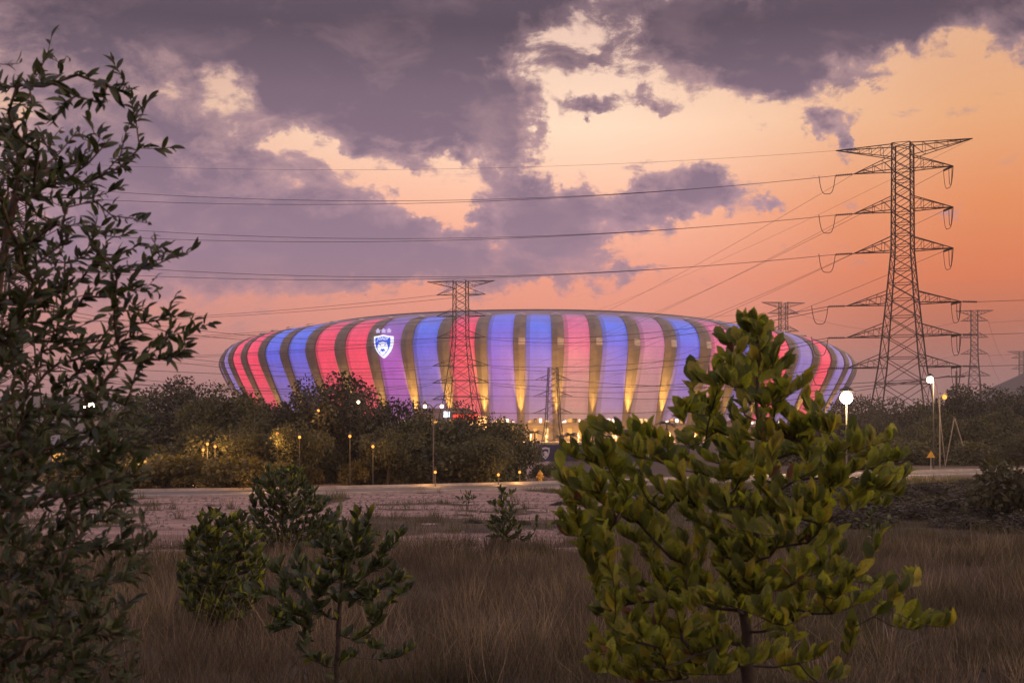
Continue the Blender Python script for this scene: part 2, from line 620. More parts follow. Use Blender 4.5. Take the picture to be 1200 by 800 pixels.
def strip(path, off0, off1, z0, z1=None):
    """ribbon along a plan path between two lateral offsets; with z1 a box-section strip"""
    P = [Vector((p[0], p[1], 0)) for p in path]
    # refine
    Q = []
    for i in range(len(P) - 1):
        for k in range(4):
            Q.append(P[i].lerp(P[i + 1], k / 4))
    Q.append(P[-1])
    mb = MB()
    L = []
    for i, p in enumerate(Q):
        d = (Q[min(i + 1, len(Q) - 1)] - Q[max(i - 1, 0)]).normalized()
        nrm = Vector((-d.y, d.x, 0))
        L.append((p + nrm * off0, p + nrm * off1))
    vs, fs = [], []
    for a, b in L:
        if z1 is None:
            vs += [(a.x, a.y, z0), (b.x, b.y, z0)]
        else:
            vs += [(a.x, a.y, z0), (a.x, a.y, z1), (b.x, b.y, z1), (b.x, b.y, z0)]
    k = 2 if z1 is None else 4
    for i in range(len(L) - 1):
        for j in range(k - 1):
            fs.append((i * k + j, (i + 1) * k + j, (i + 1) * k + j + 1, i * k + j + 1))
    mb.add(vs, fs)
    return mb


rd = strip(ROAD[1:], -3.4, 3.4, .06).build('road', M['asphalt'])
tag(rd, 'narrow asphalt road between the bare soil and the trees', None, None, 'structure')
strip(ROAD[1:], -3.75, -3.4, -.1, .14).build('kerb', M['kerb'], rd)
strip(ROAD[1:], 3.4, 3.75, -.1, .22).build('kerb', M['kerb'], rd)
strip(ROAD[1:], -3.15, -3.0, .066).build('edge_line', M['paint'], rd)
strip(ROAD[1:], 3.0, 3.15, .066).build('edge_line', M['paint'], rd)


def hill(name, cx, cy, rx, ry, h, label, seed):
    n = 48
    xs = np.linspace(-1.3, 1.3, n)
    X, Y = np.meshgrid(xs, xs)
    Z = h * np.exp(-(X ** 2 + Y ** 2) * 2.2) * (0.8 + .5 * fbm(X * 3 + seed, Y * 3)) - h * .04
    edge = (np.abs(X) > 1.25) | (np.abs(Y) > 1.25)
    Z = np.where(edge, -3, Z)
    V = np.stack([cx + X * rx, cy + Y * ry, Z], -1).reshape(-1, 3)
    i = (np.arange(n - 1)[None] + (np.arange(n - 1) * n)[:, None]).ravel()
    Fc = np.stack([i, i + 1, i + 1 + n, i + n], -1)
    o = link(name, np_mesh(name, V, Fc, True), None, M['hill'])
    tag(o, label, None, None, 'structure')


hill('hill', 420, 1000, 190, 160, 52, 'low wooded hill on the skyline', 3)
hill('hill', -420, 1500, 500, 250, 40, 'long low rise behind the stadium', 8)

# ------------------------------------------------------------------ stadium
SA, SB, SYAW, SX, SY, SN, SPH = 133.6, 102.4, -0.033, 10.35, 607.0, 54, 0.177
_t = np.linspace(0, 2 * np.pi, 4001)
_ex, _ey = SA * np.cos(_t), SB * np.sin(_t)
_L = np.concatenate([[0], np.cumsum(np.hypot(np.diff(_ex), np.diff(_ey)))])


def shell(k, d, zf):
    """k rib index (float), d offset along the outward normal, zf height as a share of the local height"""
    u = ((k + SPH) / SN % 1.0) * _L[-1]
    t = float(np.interp(u, _L, _t))
    x, y = SA * math.cos(t), SB * math.sin(t)
    nx, ny = math.cos(t) / SA, math.sin(t) / SB
    q = math.hypot(nx, ny)
    nx, ny = nx / q, ny / q
    H = 43.2 + 3.2 * (ny * ny) - 3.0 * (nx * nx) - 1.6 * nx * abs(nx)
    x += nx * d
    y += ny * d
    c, s = math.cos(SYAW), math.sin(SYAW)
    return Vector((c * x - s * y + SX, s * x + c * y + SY, zf * H))


def shell_n(k):
    return (shell(k, 1, .5) - shell(k, 0, .5)).normalized()


# outline of the wall from the ground up and over onto the roof: offset, height share, 'h' 0..1
PROF = [(-12.5, .13), (-10.3, .24), (-7.4, .37), (-4.4, .50), (-2.0, .61), (-.5, .69), (0, .745), (-.5, .80), (-2.0, .86), (-4.8, .912), (-8.6, .953), (-13.5, .982), (-22, 1.012)]
RPROF = [(-14.6, 0.0), (-13.3, .09)] + PROF
KIND = {}
SEQ = ['B', 'V', 'V', 'V', 'R', 'R', 'B', 'B', 'R', 'R', 'P', 'B', 'R', 'L', 'B', 'K', 'B', 'M', 'B', 'K', 'B', 'R', 'V', 'R', 'V', 'V']


def panel_mat(name, stops):
    """LED-lit translucent membrane. stops: (h, sRGB) light show colour, with reflected ambient and uplight painted in low down"""
    m = bpy.data.materials.new(name)
    m.use_nodes = True
    m.node_tree.nodes.clear()
    T = NT(m.node_tree)
    h = T.new('ShaderNodeAttribute', attribute_name='h').outputs['Fac']
    e = T.new('ShaderNodeAttribute', attribute_name='e').outputs['Fac']
    tc = T.new('ShaderNodeTexCoord')
    n = T.noise(tc.outputs['Object'], .12, 4, .6)
    hh = T.m('ADD', h, T.m('MULTIPLY', T.m('SUBTRACT', n.outputs['Fac'], .5), .18))
    col = T.ramp(hh, [(p, lin(*c)) for p, c in stops])
    sep = T.new('ShaderNodeSeparateXYZ')
    T.link(tc.outputs['Object'], sep.inputs[0])
    # rows and seams of the membrane
    rows = T.m('FRACT', T.m('MULTIPLY', sep.outputs[2], .8))
    rows = T.m('LESS_THAN', rows, .16)
    n5 = T.noise(tc.outputs['Object'], 1.6, 4, .7)
    k = T.m('MULTIPLY', e, T.m('SUBTRACT', 1.0, T.m('MULTIPLY', rows, .16)))
    seam = T.m('LESS_THAN', T.m('FRACT', T.m('MULTIPLY', sep.outputs[2], .21)), .085)
    k = T.m('MULTIPLY', k, T.m('SUBTRACT', 1.0, T.m('MULTIPLY', seam, .28)))
    k = T.m('MULTIPLY', k, T.m('ADD', .62, T.m('MULTIPLY', n5.outputs['Fac'], .62)))
    n7 = T.noise(T.vm('MULTIPLY', tc.outputs['Object'], (.35, .35, .03)), 1.0, 3, .6)
    k = T.m('MULTIPLY', k, T.m('ADD', .72, T.m('MULTIPLY', n7.outputs['Fac'], .5)))
    b = T.new('ShaderNodeBsdfPrincipled')
    b.inputs['Base Color'].default_value = (.13, .12, .12, 1)
    b.inputs['Roughness'].default_value = .55
    T.link(col, b.inputs['Emission Color'])
    T.link(k, b.inputs['Emission Strength'])
    out = T.new('ShaderNodeOutputMaterial')
    T.link(b.outputs[0], out.inputs[0])
    return m


PM = {  # pale low stops paint reflected sky and uplight into the emission
    'R': panel_mat('membrane_red_light', [(0, (205, 80, 92)), (.3, (238, 62, 92)), (.62, (240, 45, 92)), (.86, (200, 40, 92)), (.97, (120, 40, 78)), (1, (60, 34, 60))]),
    'B': panel_mat('membrane_blue_light', [(0, (140, 108, 130)), (.25, (112, 92, 184)), (.5, (66, 86, 220)), (.72, (44, 96, 224)), (.87, (50, 80, 196)), (.97, (52, 54, 110)), (1, (40, 36, 70))]),
    'L': panel_mat('membrane_lilac_light', [(0, (135, 95, 140)), (.3, (126, 84, 196)), (.6, (90, 84, 214)), (.86, (52, 86, 216)), (.97, (60, 66, 150)), (1, (40, 38, 76))]),
    'P': panel_mat('membrane_purple_light', [(0, (140, 88, 140)), (.3, (166, 76, 178)), (.6, (140, 72, 180)), (.86, (92, 72, 160)), (.97, (76, 66, 130)), (1, (50, 42, 80))]),
    'K': panel_mat('membrane_pink_light', [(0, (150, 112, 108)), (.22, (176, 112, 122)), (.45, (222, 92, 132)), (.82, (196, 76, 132)), (.97, (110, 58, 110)), (1, (60, 40, 76))]),
    'M': panel_mat('membrane_mauve_light', [(0, (140, 108, 112)), (.25, (168, 112, 128)), (.5, (192, 104, 150)), (.82, (150, 88, 146)), (.97, (88, 62, 110)), (1, (60, 46, 80))]),
    'V': panel_mat('membrane_lavender_light', [(0, (120, 100, 150)), (.4, (128, 104, 178)), (.82, (104, 92, 164)), (.97, (66, 62, 106)), (1, (46, 42, 68))]),
}


def build_stadium():
    root = empty('stadium', (SX, SY, 0), 'large oval stadium lit in red, blue and purple panels between tan ribs', 'stadium')
    inv = Vector((SX, SY, 0))
    # find which rib index is the leftmost one seen
    ks = [(600 + F * shell(k, 0, .745).x / shell(k, 0, .745).y, k) for k in range(SN)]
    kl = min(ks)[1]
    rib_m = pbr('rib_cladding', (.17, .150, .135), .6, .18, .25, .0)
    cap_m = pbr('rib_cap_metal', (.42, .38, .34), .5, .1, .5)
    HW0, HW1 = .110, .165     # rib half width at the foot and at the shoulder, in rib spacings

    def hw(zf):
        return HW0 * .72 + (HW1 - HW0 * .72) * min(1, max(0, zf) / .70) ** .9
    for i in range(SN):
        k0 = kl - 2 + i
        kind = SEQ[i] if i < len(SEQ) else random.choice('RBLPKV')
        # --- membrane panel between rib k0 and k0+1
        cols = [0, .07, .16, .17, .4, .62, .83, .93, 1]
        vs, hs, es = [], [], []
        zmin = PROF[0][1]
        for j, (d, zf) in enumerate(PROF):
            h = j / (len(PROF) - 1)
            for c in cols:
                a = k0 + hw(zf)
                b = k0 + 1 - hw(zf)
                bul = .9 * (1 - (2 * c - 1) ** 2) - .7
                zz = zf
                if j == 0:
                    zz = zf + .045 * (1 - (2 * c - 1) ** 2)
                vs.append(shell(a + (b - a) * c, d + bul, zz) - inv)
                hs.append(h)
                es.append(.58 if c <= .16 else (1.0 if c < .9 else .9))
        nc = len(cols)
        fs = [(j * nc + c, j * nc + c + 1, (j + 1) * nc + c + 1, (j + 1) * nc + c) for j in range(len(PROF) - 1) for c in range(nc - 1)]
        me = MB().add(vs, fs).mesh('panel')
        me.shade_smooth()
        for nm, arr in (('h', hs), ('e', es)):
            at_ = me.attributes.new(nm, 'FLOAT', 'POINT')
            at_.data.foreach_set('value', arr)
        link('panel', me, root, PM[kind])
        # --- folded rib k0: a V in plan, standing proud
        vs = []
        rp = RPROF[:-1]
        for j, (d, zf) in enumerate(rp):
            w = hw(zf)
            for c, out in ((-1, -1.4), (-.98, .0), (-.12, .8), (.12, .8), (.98, .0), (1, -1.4)):
                vs.append(shell(k0 + c * w, d + out, zf) - inv)
        fs = [(j * 6 + c, j * 6 + c + 1, (j + 1) * 6 + c + 1, (j + 1) * 6 + c) for j in range(len(rp) - 1) for c in range(5)]
        fs.append(tuple((len(rp) - 1) * 6 + c for c in range(6)))
        rib = MB().add(vs, fs).build('rib', rib_m, root)
        # pale cap band at the bend of the rib and at its upper end
        vs = []
        for zf, d in ((.735, -.05), (.79, -.35)):
            w = hw(zf) * .98
            for c, out in ((-.1, .9), (.12, .92), (.96, .2)):
                vs.append(shell(k0 + c * w, d + out, zf) - inv)
        if 14 <= i <= 21:
            MB().add(vs, [(0, 1, 4, 3), (1, 2, 5, 4)]).build('cap', cap_m, rib)
        vs = []
        for (d, zf, o2) in ((-12.6, .978, 0.0), (-15.0, .988, 0.0)):
            for c, out in ((-.8, .3), (-.1, 1.0), (.1, 1.0), (.8, .3)):
                p = shell(k0 + c * hw(.9), d, zf)
                p.z += out * .5 + .35
                vs.append(p - inv)
        MB().add(vs, [(0, 1, 5, 4), (1, 2, 6, 5), (2, 3, 7, 6)]).build('cap', cap_m, rib)
    # --- roof ring
    def ring(name, prof, mat, step=1, smooth=True):
        vs = []
        n = SN * 2
        for i in range(n):
            for d, zf in prof:
                vs.append(shell(i / 2, d, zf) - inv)
        m_ = len(prof)
        fs = []
        for i in range(n):
            i2 = (i + 1) % n
            for j in range(m_ - 1):
                fs.append((i * m_ + j, i2 * m_ + j, i2 * m_ + j + 1, i * m_ + j + 1))
        return MB().add(vs, fs).build(name, mat, root, smooth)
    roof_m = pbr('roof_membrane', (.22, .17, .25), .6, .2, .05)
    ring('roof', [(-13.0, .968), (-21.5, 1.006), (-28, 1.042), (-36, 1.058), (-55, 1.02), (-55, .95), (-20, .90)], roof_m)
    ring('roof_edge', [(-34.0, 1.054), (-34.0, 1.068), (-35.0, 1.068), (-35.0, 1.052)], M['grey_roof'])
    # --- concourse under the shell with its lit openings
    cw = ring('concourse_wall', [(-17.0, -.02), (-17.0, .205), (-14.0, .21)], M['plaster'], smooth=False)
    ring('stand_back', [(-30, .19), (-30, .90)], M['grey_roof'])
    ring('canopy', [(-16.9, .118), (-13.9, .118), (-13.9, .132), (-16.9, .132)], M['concrete'], smooth=False)
    rr = random.Random(4)
    for i in range(SN):
        k0 = kl - 2 + i
        if not (2 <= i <= 25):
            continue
        for s in range(6):
            if rr.random() < .12:
                continue
            ka = k0 + (s + .12) / 6
            kb = k0 + (s + .88 - .3 * rr.random()) / 6
            z0, z1 = ((.140, .185) if s % 2 else (.145, .178))
            zz = [(ka, z0), (kb, z0), (kb, z1), (ka, z1)]
            vs = [shell(a, -16.85, b) - inv for a, b in zz]
            mt = rr.choice(['win_warm', 'win_white', 'win_white', 'glass_dark', 'win_gold'])
            MB().add(vs, [(0, 1, 2, 3)]).build('window', M[mt], cw)
            if s % 2 == 0:
                zz = [(ka, .015), (kb, .015), (kb, .095), (ka, .095)]
                vs = [shell(a, -16.85, b) - inv for a, b in zz]
                MB().add(vs, [(0, 1, 2, 3)]).build('window', M[rr.choice(['win_gold', 'win_warm', 'glass_dark', 'win_gold'])], cw)
    # --- crest on the purple panel
    best = min((abs(600 + F * shell(k / 20, 0, .745).x / shell(k / 20, 0, .745).y - 450.5), k / 20) for k in range(SN * 20) if shell(k / 20, 0, .745).y < SY)
    kc = best[1]
    cpos = shell(kc, 1.9, .752)
    nrm = shell_n(kc)
    tangent = Vector((0, 0, 1)).cross(nrm).normalized()      # to the right seen from outside
    up = Vector((0, 0, 1))
    W = 3.55

    def P(u, v, out=0.0):
        return cpos - inv + tangent * (u * W) + up * (v * W) + nrm * out
    led_w = glow('crest_white_light', (.88, .86, 1.0), 1.15)
    led_b = glow('crest_blue_light', (.02, .10, .78), 1.0)
    led_s = glow('star_light', (.66, .55, .90), .9)

    def plate(pts, o0, o1):
        n = len(pts)
        vs = [P(u, v, o0) for u, v in pts] + [P(u, v, o1) for u, v in pts]
        fs = [tuple(range(n, 2 * n))] + [(i, (i + 1) % n, n + (i + 1) % n, n + i) for i in range(n)]
        return MB().add(vs, fs)
    shield = [(-1, .86), (-.5, .92), (0, 1.02), (.5, .92), (1, .86), (1.0, .2), (.9, -.25), (.68, -.68), (.36, -1.05), (0, -1.36), (-.36, -1.05), (-.68, -.68), (-.9, -.25), (-1.0, .2)]
    crest = plate(shield, -1.6, 0).build('crest', led_w, root)
    tag(crest, 'white and blue shield crest with a tiger head')
    plate([(u * .84, v * .84 - .02) for u, v in shield], .02, .08).build('crest_field', led_b, crest)
    head = []
    for i in range(28):
        a = 2 * math.pi * i / 28
        r = .60
        if 40 < math.degrees(a) % 360 < 62 or 118 < math.degrees(a) % 360 < 140:
            r = .70
        head.append((r * math.cos(a) * .98, -.30 + r * .98 * math.sin(a)))
    plate(head, .10, .16).build('tiger_head', led_w, crest)
    plate([(-.45, -.5), (.45, -.5), (.30, -.86), (0, -1.12), (-.30, -.86)], .10, .165).build('chin', led_w, crest)
    for e in (-1, 1):
        plate([(e * .16, -.02), (e * .40, .10), (e * .42, .02), (e * .2, -.1)], .19, .2).build('eye', led_b, crest)
        plate([(e * .30, -.74), (e * .42, -.72), (e * .34, -.92)], .19, .2).build('whisker_mark', led_b, crest)
    plate([(-.22, -.50), (-.10, -.40), (.0, -.46), (.10, -.40), (.22, -.50), (.26, -.66), (.12, -.62), (0, -.74), (-.12, -.62), (-.26, -.66)], .19, .2).build('muzzle', led_b, crest)
    # lettering across the top of the shield
    cu = bpy.data.curves.new('lettering', 'FONT')
    cu.body = 'Johor'
    cu.size = 2.0
    cu.shear = .3
    cu.align_x = 'CENTER'
    cu.extrude = .02
    to = bpy.data.objects.new('lettering', cu)
    COL.objects.link(to)
    dg = bpy.context.evaluated_depsgraph_get()
    tme = bpy.data.meshes.new_from_object(to.evaluated_get(dg))
    bpy.data.objects.remove(to)
    tme.materials.clear()
    global LETTER
    LETTER = tme
    lo = link('lettering', tme.copy(), crest, led_w)
    lo.matrix_world = Matrix.Translation(inv) @ Matrix.Translation(P(0, .46, .1)) @ Matrix((
        (tangent.x, up.x, nrm.x, 0), (tangent.y, up.y, nrm.y, 0), (tangent.z, up.z, nrm.z, 0), (0, 0, 0, 1)))
    lo.matrix_parent_inverse = Matrix.Identity(4)
    lo.matrix_basis = Matrix.Translation(P(0, .46, .1)) @ Matrix((
        (tangent.x, up.x, nrm.x, 0), (tangent.y, up.y, nrm.y, 0), (tangent.z, up.z, nrm.z, 0), (0, 0, 0, 1)))
    for sx in (-.62, 0, .62):
        star = []
        for i in range(10):
            a = math.pi / 2 + i * math.pi / 5
            r = .25 if i % 2 == 0 else .11
            star.append((sx + r * math.cos(a), 1.42 + r * math.sin(a)))
        plate(star, -1.2, .05).build('star', led_s, root)
    # --- uplights washing the ribs
    first = True
    for i in range(2, 26):
        k0 = kl - 2 + i
        p = shell(k0, -10.6, 0)
        p.z = 0
        q = shell(k0, -1, .74)
        e = empty('uplight', p, 'amber floodlight at the foot of a stadium rib', 'floodlight', 'floodlights along the stadium ribs')
        MB().box((0, 0, .25), (.9, .9, .5)).build('housing', M['post'], e)
        MB().box((0, 0, .53), (.7, .7, .04)).build('lamp_glass', M['bulb_orange'], e)
        ld = bpy.data.lights.new('rib_wash', 'SPOT')
        pw = 1.0 if 9 <= i <= 18 else .35
        if i in (10, 16, 19, 20):
            pw *= .45
        ld.energy = 210000 * pw
        ld.color = (1.0, .50, .10)
        ld.spot_size = math.radians(17)
        ld.spot_blend = .9
        ld.shadow_soft_size = .35
        lo = bpy.data.objects.new('rib_wash', ld)
        lo.parent = e
        lo.location = (0, 0, .8)
        tgt = shell(k0, -5.6, .48) - p
        lo.rotation_euler = (-(tgt - Vector((0, 0, .8)))).to_track_quat('Z', 'Y').to_euler()
        COL.objects.link(lo)
    # warm wash on the concourse
    return kl


KL = build_stadium()


# entrance hall and its sign in front of the shell
def build_hall():
    e = empty('entrance_hall', at(528, 512, 478).xy.to_3d(), 'low grey flat-roofed entrance hall at the foot of the stadium', 'building')
    s = 478 / F
    mb = MB()
    mb.box((-2, 0, 5.2), (16, 14, 10.4))
    mb.build('wall', M['grey_roof'], e)
    MB().box((6, 1, 4.2), (12, 12, 8.4)).build('side_wing', M['plaster'], e)
    MB().box((-2, -.3, 10.7), (17.5, 15.5, .6)).build('roof', M['grey_roof'], e)
    for i in range(5):
        MB().box((-8 + i * 3, -7.05, 6.5), (1.9, .12, 1.6)).build('window', M['win_gold' if i % 2 else 'glass_dark'], e)
    g = empty('red_sign', at(545, 512, 466).xy.to_3d(), 'glowing red sign board beside the entrance hall', 'sign')
    MB().box((0, 0, 8.2), (8.5, .4, 2.6)).build('board', M['post'], g)
    for i in range(4):
        MB().box((-3.1 + i * 2.1, -.24, 8.2), (1.7, .08, 1.6)).build('light_panel', M['sign_red'], g)
    MB().box((-6.0, -.1, 8.9), (2.0, .3, 2.0)).build('light_box', M['sign_white'], g)
    for sx in (-5.6, 3.6):
        MB().box((sx, .1, 3.5), (.3, .3, 7.2)).build('post', M['post'], g)


build_hall()


# ------------------------------------------------------------------ lattice towers
TOWERS = {}


def tower(key, px, Y, rz, label, arms, top, widths, bw, mat, name='transmission_tower', strain=False, group=None, ztop=None, panels=None):
    """arms: (z, half length); widths: (z, half width) going up; bw: bar size"""
    base = Vector(((px - 600) / F * Y, Y, 0))
    e = empty(name, base, label, 'pylon', group, rz)
    zs = [w[0] for w in widths]
    ws = [w[1] for w in widths]

    def W(z):
        return float(np.interp(z, zs, ws))
    H = zs[-1]
    # levels of the bracing
    lv = [0.0]
    while lv[-1] < H - .5:
        step = max(1.15, W(lv[-1]) * 1.15) * (1 if panels is None else panels)
        lv.append(min(H, lv[-1] + step))
    cor = [(-1, -1), (1, -1), (1, 1), (-1, 1)]
    for sx, sy in cor:
        mb = MB()
        pts = [(sx * W(z), sy * W(z), z) for z in sorted(set([-.3] + zs))]
        pts[0] = (sx * W(0), sy * W(0), -.3)
        mb.tube(pts, bw * .8, 4)
        mb.build('leg', mat, e)
    br = MB()
    for a, b in zip(lv[:-1], lv[1:]):
        for i in range(4):
            (x0, y0), (x1, y1) = cor[i], cor[(i + 1) % 4]
            wa, wb = W(a), W(b)
            br.bar((x0 * wa, y0 * wa, a), (x1 * wb, y1 * wb, b), bw * .62)
            br.bar((x1 * wa, y1 * wa, a), (x0 * wb, y0 * wb, b), bw * .62)
            if W(a) > 2.6 or int(a * 3) % 2:
                br.bar((x0 * wb, y0 * wb, b), (x1 * wb, y1 * wb, b), bw * .6)
    o = br.build('bracing', mat, e)
    o['kind'] = 'stuff'
    tips = {}
    for li, (z, L, hgt, flat) in enumerate(arms):
        for s in (-1, 1):
            mb = MB()
            w = W(z)
            tip = Vector((s * L, 0, z + (0 if not flat else 0.0)))
            z2 = z + hgt
            w2 = W(min(z2, H))
            for sy in (-1, 1):
                mb.bar((s * w, sy * w, z), tip, bw * .85)
                mb.bar((s * w2, sy * w2, min(z2, H)) if not flat else (s * w2, sy * w2, z - hgt), tip, bw * .75)
            nseg = max(2, int((L - w) / 1.7))
            for k in range(1, nseg):
                t = k / nseg
                for sy in (-1, 1):
                    lo = Vector((s * w, sy * w, z)).lerp(tip, t)
                    lo2 = Vector((s * w, sy * w, z)).lerp(tip, (k - 1) / nseg)
                    hi = Vector((s * w2, sy * w2, (min(z2, H) if not flat else z - hgt))).lerp(tip, t)
                    mb.bar(lo2, hi, bw * .42)
                    mb.bar(lo, hi, bw * .42)
                a = Vector((s * w, -w, z)).lerp(tip, t)
                b = Vector((s * w, w, z)).lerp(tip, t)
                mb.bar(a, b, bw * .42)
            mb.build('cross_arm', mat, e)
            tips[(li, s)] = base + Matrix.Rotation(rz, 3, 'Z') @ tip
    TOWERS[key] = (e, tips, rz, base)
    return e


def tower_sc(W0, s, h):
    return [(z * h, w * s) for z, w in W0]


BW = [(0, 5.7), (14.8, 3.45), (25.8, 2.4), (35, 1.65), (53.6, 1.55)]
BA = [(14.8, 9.8, 2.2, 0), (20.2, 9.8, 2.2, 0), (25.8, 9.8, 2.2, 0), (35, 8.5, 2.4, 0), (42, 8.5, 2.4, 0), (49, 8.5, 2.4, 0), (53.4, 11.7, 2.2, 1)]
RZ = math.radians(-27)
tower('big', 1058, 247, RZ, 'tall dark lattice transmission tower rising past the roadside lamps, the biggest tower', BA, 1, BW, .165, M['steel'])
tower('left', 20, 262, math.radians(18), 'lattice transmission tower half hidden behind the leafy tree', BA, 1, BW, .20, M['steel'])
tower('mid', 540, 372, math.radians(-12), 'lattice transmission tower standing in front of the red panel beside the crest',
      [(a * .80, b * .78, c * .8, d) for a, b, c, d in BA], 1, tower_sc(BW, 1.08, .80), .15, M['steel'])
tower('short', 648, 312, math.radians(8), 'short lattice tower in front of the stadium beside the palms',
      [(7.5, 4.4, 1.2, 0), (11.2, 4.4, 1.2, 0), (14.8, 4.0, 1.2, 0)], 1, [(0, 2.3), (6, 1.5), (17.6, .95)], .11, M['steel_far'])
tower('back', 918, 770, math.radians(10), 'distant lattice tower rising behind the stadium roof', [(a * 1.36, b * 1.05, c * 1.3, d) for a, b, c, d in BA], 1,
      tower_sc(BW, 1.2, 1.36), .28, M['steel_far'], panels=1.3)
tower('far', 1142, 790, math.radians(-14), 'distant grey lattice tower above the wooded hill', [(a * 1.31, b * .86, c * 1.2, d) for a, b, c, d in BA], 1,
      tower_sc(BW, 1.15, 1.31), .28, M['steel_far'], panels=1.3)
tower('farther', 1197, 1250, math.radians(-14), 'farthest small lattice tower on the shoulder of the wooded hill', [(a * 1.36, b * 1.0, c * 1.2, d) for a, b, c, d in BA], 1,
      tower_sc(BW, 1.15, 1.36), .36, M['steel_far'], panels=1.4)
tower('hidden', 455, 860, math.radians(-30), 'lattice tower standing out of sight beyond the stadium', BA, 1, BW, .3, M['steel_far'], panels=1.4)


def wire(p, q, sag, r, name='power_line', label='', group=None, n=22):
    pts = []
    for i in range(n + 1):
        t = i / n
        c = Vector(p).lerp(Vector(q), t)
        c.z -= sag * 4 * t * (1 - t)
        pts.append(c - Vector(p))
    o = MB().tube(pts, r, 4, False).build(name, M['wire'])
    o.location = p
    tag(o, label, 'power line', group)
    return o


def insulators(key, levels, side, toward, toward2=None, ins_r=.22, ln=3.2):
    """strain strings from an arm tip toward a point; returns the live end"""
    e, tips, rz, base = TOWERS[key]
    out = {}
    for li in levels:
        t = tips[(li, side)]
        d = (Vector(toward) - t)
        d.z *= .35
        d.z -= d.length * .06
        d.normalize()
        mb = MB()
        for k in range(9):
            a = t + d * (ln * (.12 + .1 * k))
            mb.tube([a, a + d * .16], [ins_r, ins_r * .7], 7)
        mb.tube([t, t + d * ln], .07, 4)
        o = mb.build('insulator', M['insul'])
        R = Matrix.Translation(base) @ Matrix.Rotation(rz, 4, 'Z')
        o.data.transform(R.inverted())
        o.parent = e
        out[li] = t + d * ln
    return out


def jumper(key, a, b, drop):
    e, tips, rz, base = TOWERS[key]
    pts = []
    for i in range(15):
        t = i / 14
        c = Vector(a).lerp(Vector(b), t)
        c.z -= drop * (1 - (2 * t - 1) ** 4)
        pts.append(c)
    o = MB().tube(pts, .06, 4, False).build('jumper_loop', M['wire'])
    R = Matrix.Translation(base) @ Matrix.Rotation(rz, 4, 'Z')
    o.data.transform(R.inverted())
    o.parent = e


# strings, loops and conductors of the big tower
tb = TOWERS['big'][1]
tl = TOWERS['left'][1]
tm = TOWERS['mid'][1]
th = TOWERS['hidden'][1]
NL = {3: 'third arm from the top', 4: 'second arm from the top', 5: 'highest conductor arm'}
L1 = insulators('big', range(6), -1, tl[(4, 1)])
L2 = insulators('big', range(6), 1, th[(4, 1)])
RFAR = Vector((330, 190, 40))
L3 = insulators('big', range(3), 1, RFAR, ln=2.6)
for li in range(6):
    t = tb[(li, -1)]
    jumper('big', L1[li], L1[li] + (L1[li] - t) * .9 + Vector((0, 0, .25)), 3.2)
    t = tb[(li, 1)]
    jumper('big', t, L2[li], 3.4)
    jumper('big', t + Vector((-.2, 0, 0)), t + (L2[li] - t) * .45, 3.0)
for li in (3, 4, 5):
    for k in (0, 1):
        q = tl[(li, 1)] + Vector((0, 2.0 * k, -1.5 * k - (.2 if li == 5 else 0)))
        wire(L1[li], q, 3.3 - .5 * k, .042, label='twin conductor from the big tower crossing the sky at its ' + NL[li], group='conductors crossing to the tower behind the leafy tree')
for li in (0, 1, 2):
    q = tm[(li + 1, 1)]
    wire(L1[li], q, 2.2, .05, label='conductor running from a low arm of the big tower to the tower before the crest', group='conductors between the big tower and the tower before the crest')
    wire(L1[li] + Vector((0, .3, -.5)), q + Vector((.5, 0, -.5)), 2.9, .05, label='conductor running from a low arm of the big tower to the tower before the crest', group='conductors between the big tower and the tower before the crest')
    for k in (0, 1):
        wire(tm[(li + 1, -1)] + Vector((0, 0, -.5 * k)), tl[(li, 1)] + Vector((0, 0, -.7 * k)), 2.4 + .5 * k, .045, label='conductor running left from the tower before the crest past the red panels', group='conductors left of the tower before the crest')
# upper arms of the tower before the crest
LFAR = at(-260, 392, 420)
for li in (3, 4, 5):
    for s in (-1, 1):
        wire(tm[(li, s)], LFAR + Vector((s * 5, 0, (li - 4) * 5.0)), 4.0, .045, label='conductor from an upper arm of the tower before the crest leading away left', group='upper conductors of the tower before the crest')
# conductors running away behind the stadium
for li in (3, 4, 5):
    for k, r in ((0, .036), (1, .030)):
        a = L2[li] if k == 0 else tb[(li, -1)]
        wire(a, th[(li, 1 if k == 0 else -1)] + Vector((0, 0, -8)), 14, r, label='slanting conductor from the big tower dropping away behind the stadium roof', group='conductors slanting down behind the stadium', n=40)
wire(tb[(6, -1)], tl[(6, 1)], 2.0, .022, name='earth_wire', label='thin earth wire from the big tower top toward the tower behind the leafy tree')
wire(tb[(6, 1)], th[(6, 1)], 12, .022, name='earth_wire', label='thin earth wire from the big tower top arm leading behind the stadium')
# to the right, out of the picture
for li in (0, 1, 2):
    wire(L3[li], RFAR + Vector((0, 0, (li - 2) * 5.5 + 2)), 3.0, .04, label='conductor leading right from a low arm of the big tower over the hill', group='conductors leading right from the big tower')
# distant lines
tf, tg, tbk = TOWERS['far'][1], TOWERS['farther'][1], TOWERS['back'][1]
for li in (1, 3, 5):
    wire(tf[(li, 1)], tg[(li, -1)], 10, .07, label='far conductor between the two distant towers by the hill', group='far conductors by the hill')
    wire(tf[(li, -1)], tbk[(li, 1)], 7, .06, label='far conductor between the tower behind the roof and the tower above the hill', group='far conductors above the stadium roof')
    wire(tbk[(li, -1)], at(-300, 420, 980) + Vector((0, 0, (li - 3) * 6)), 6, .06, label='far conductor leading left from the tower behind the stadium roof', group='far conductors left of the tower behind the roof', n=40)
    wire(tf[(li, 1)] + Vector((0, 1, -1)), Vector((560, 640, 60 + li * 7)), 6, .06, label='far conductor leading right from the tower above the hill', group='far conductors leading right above the hill')
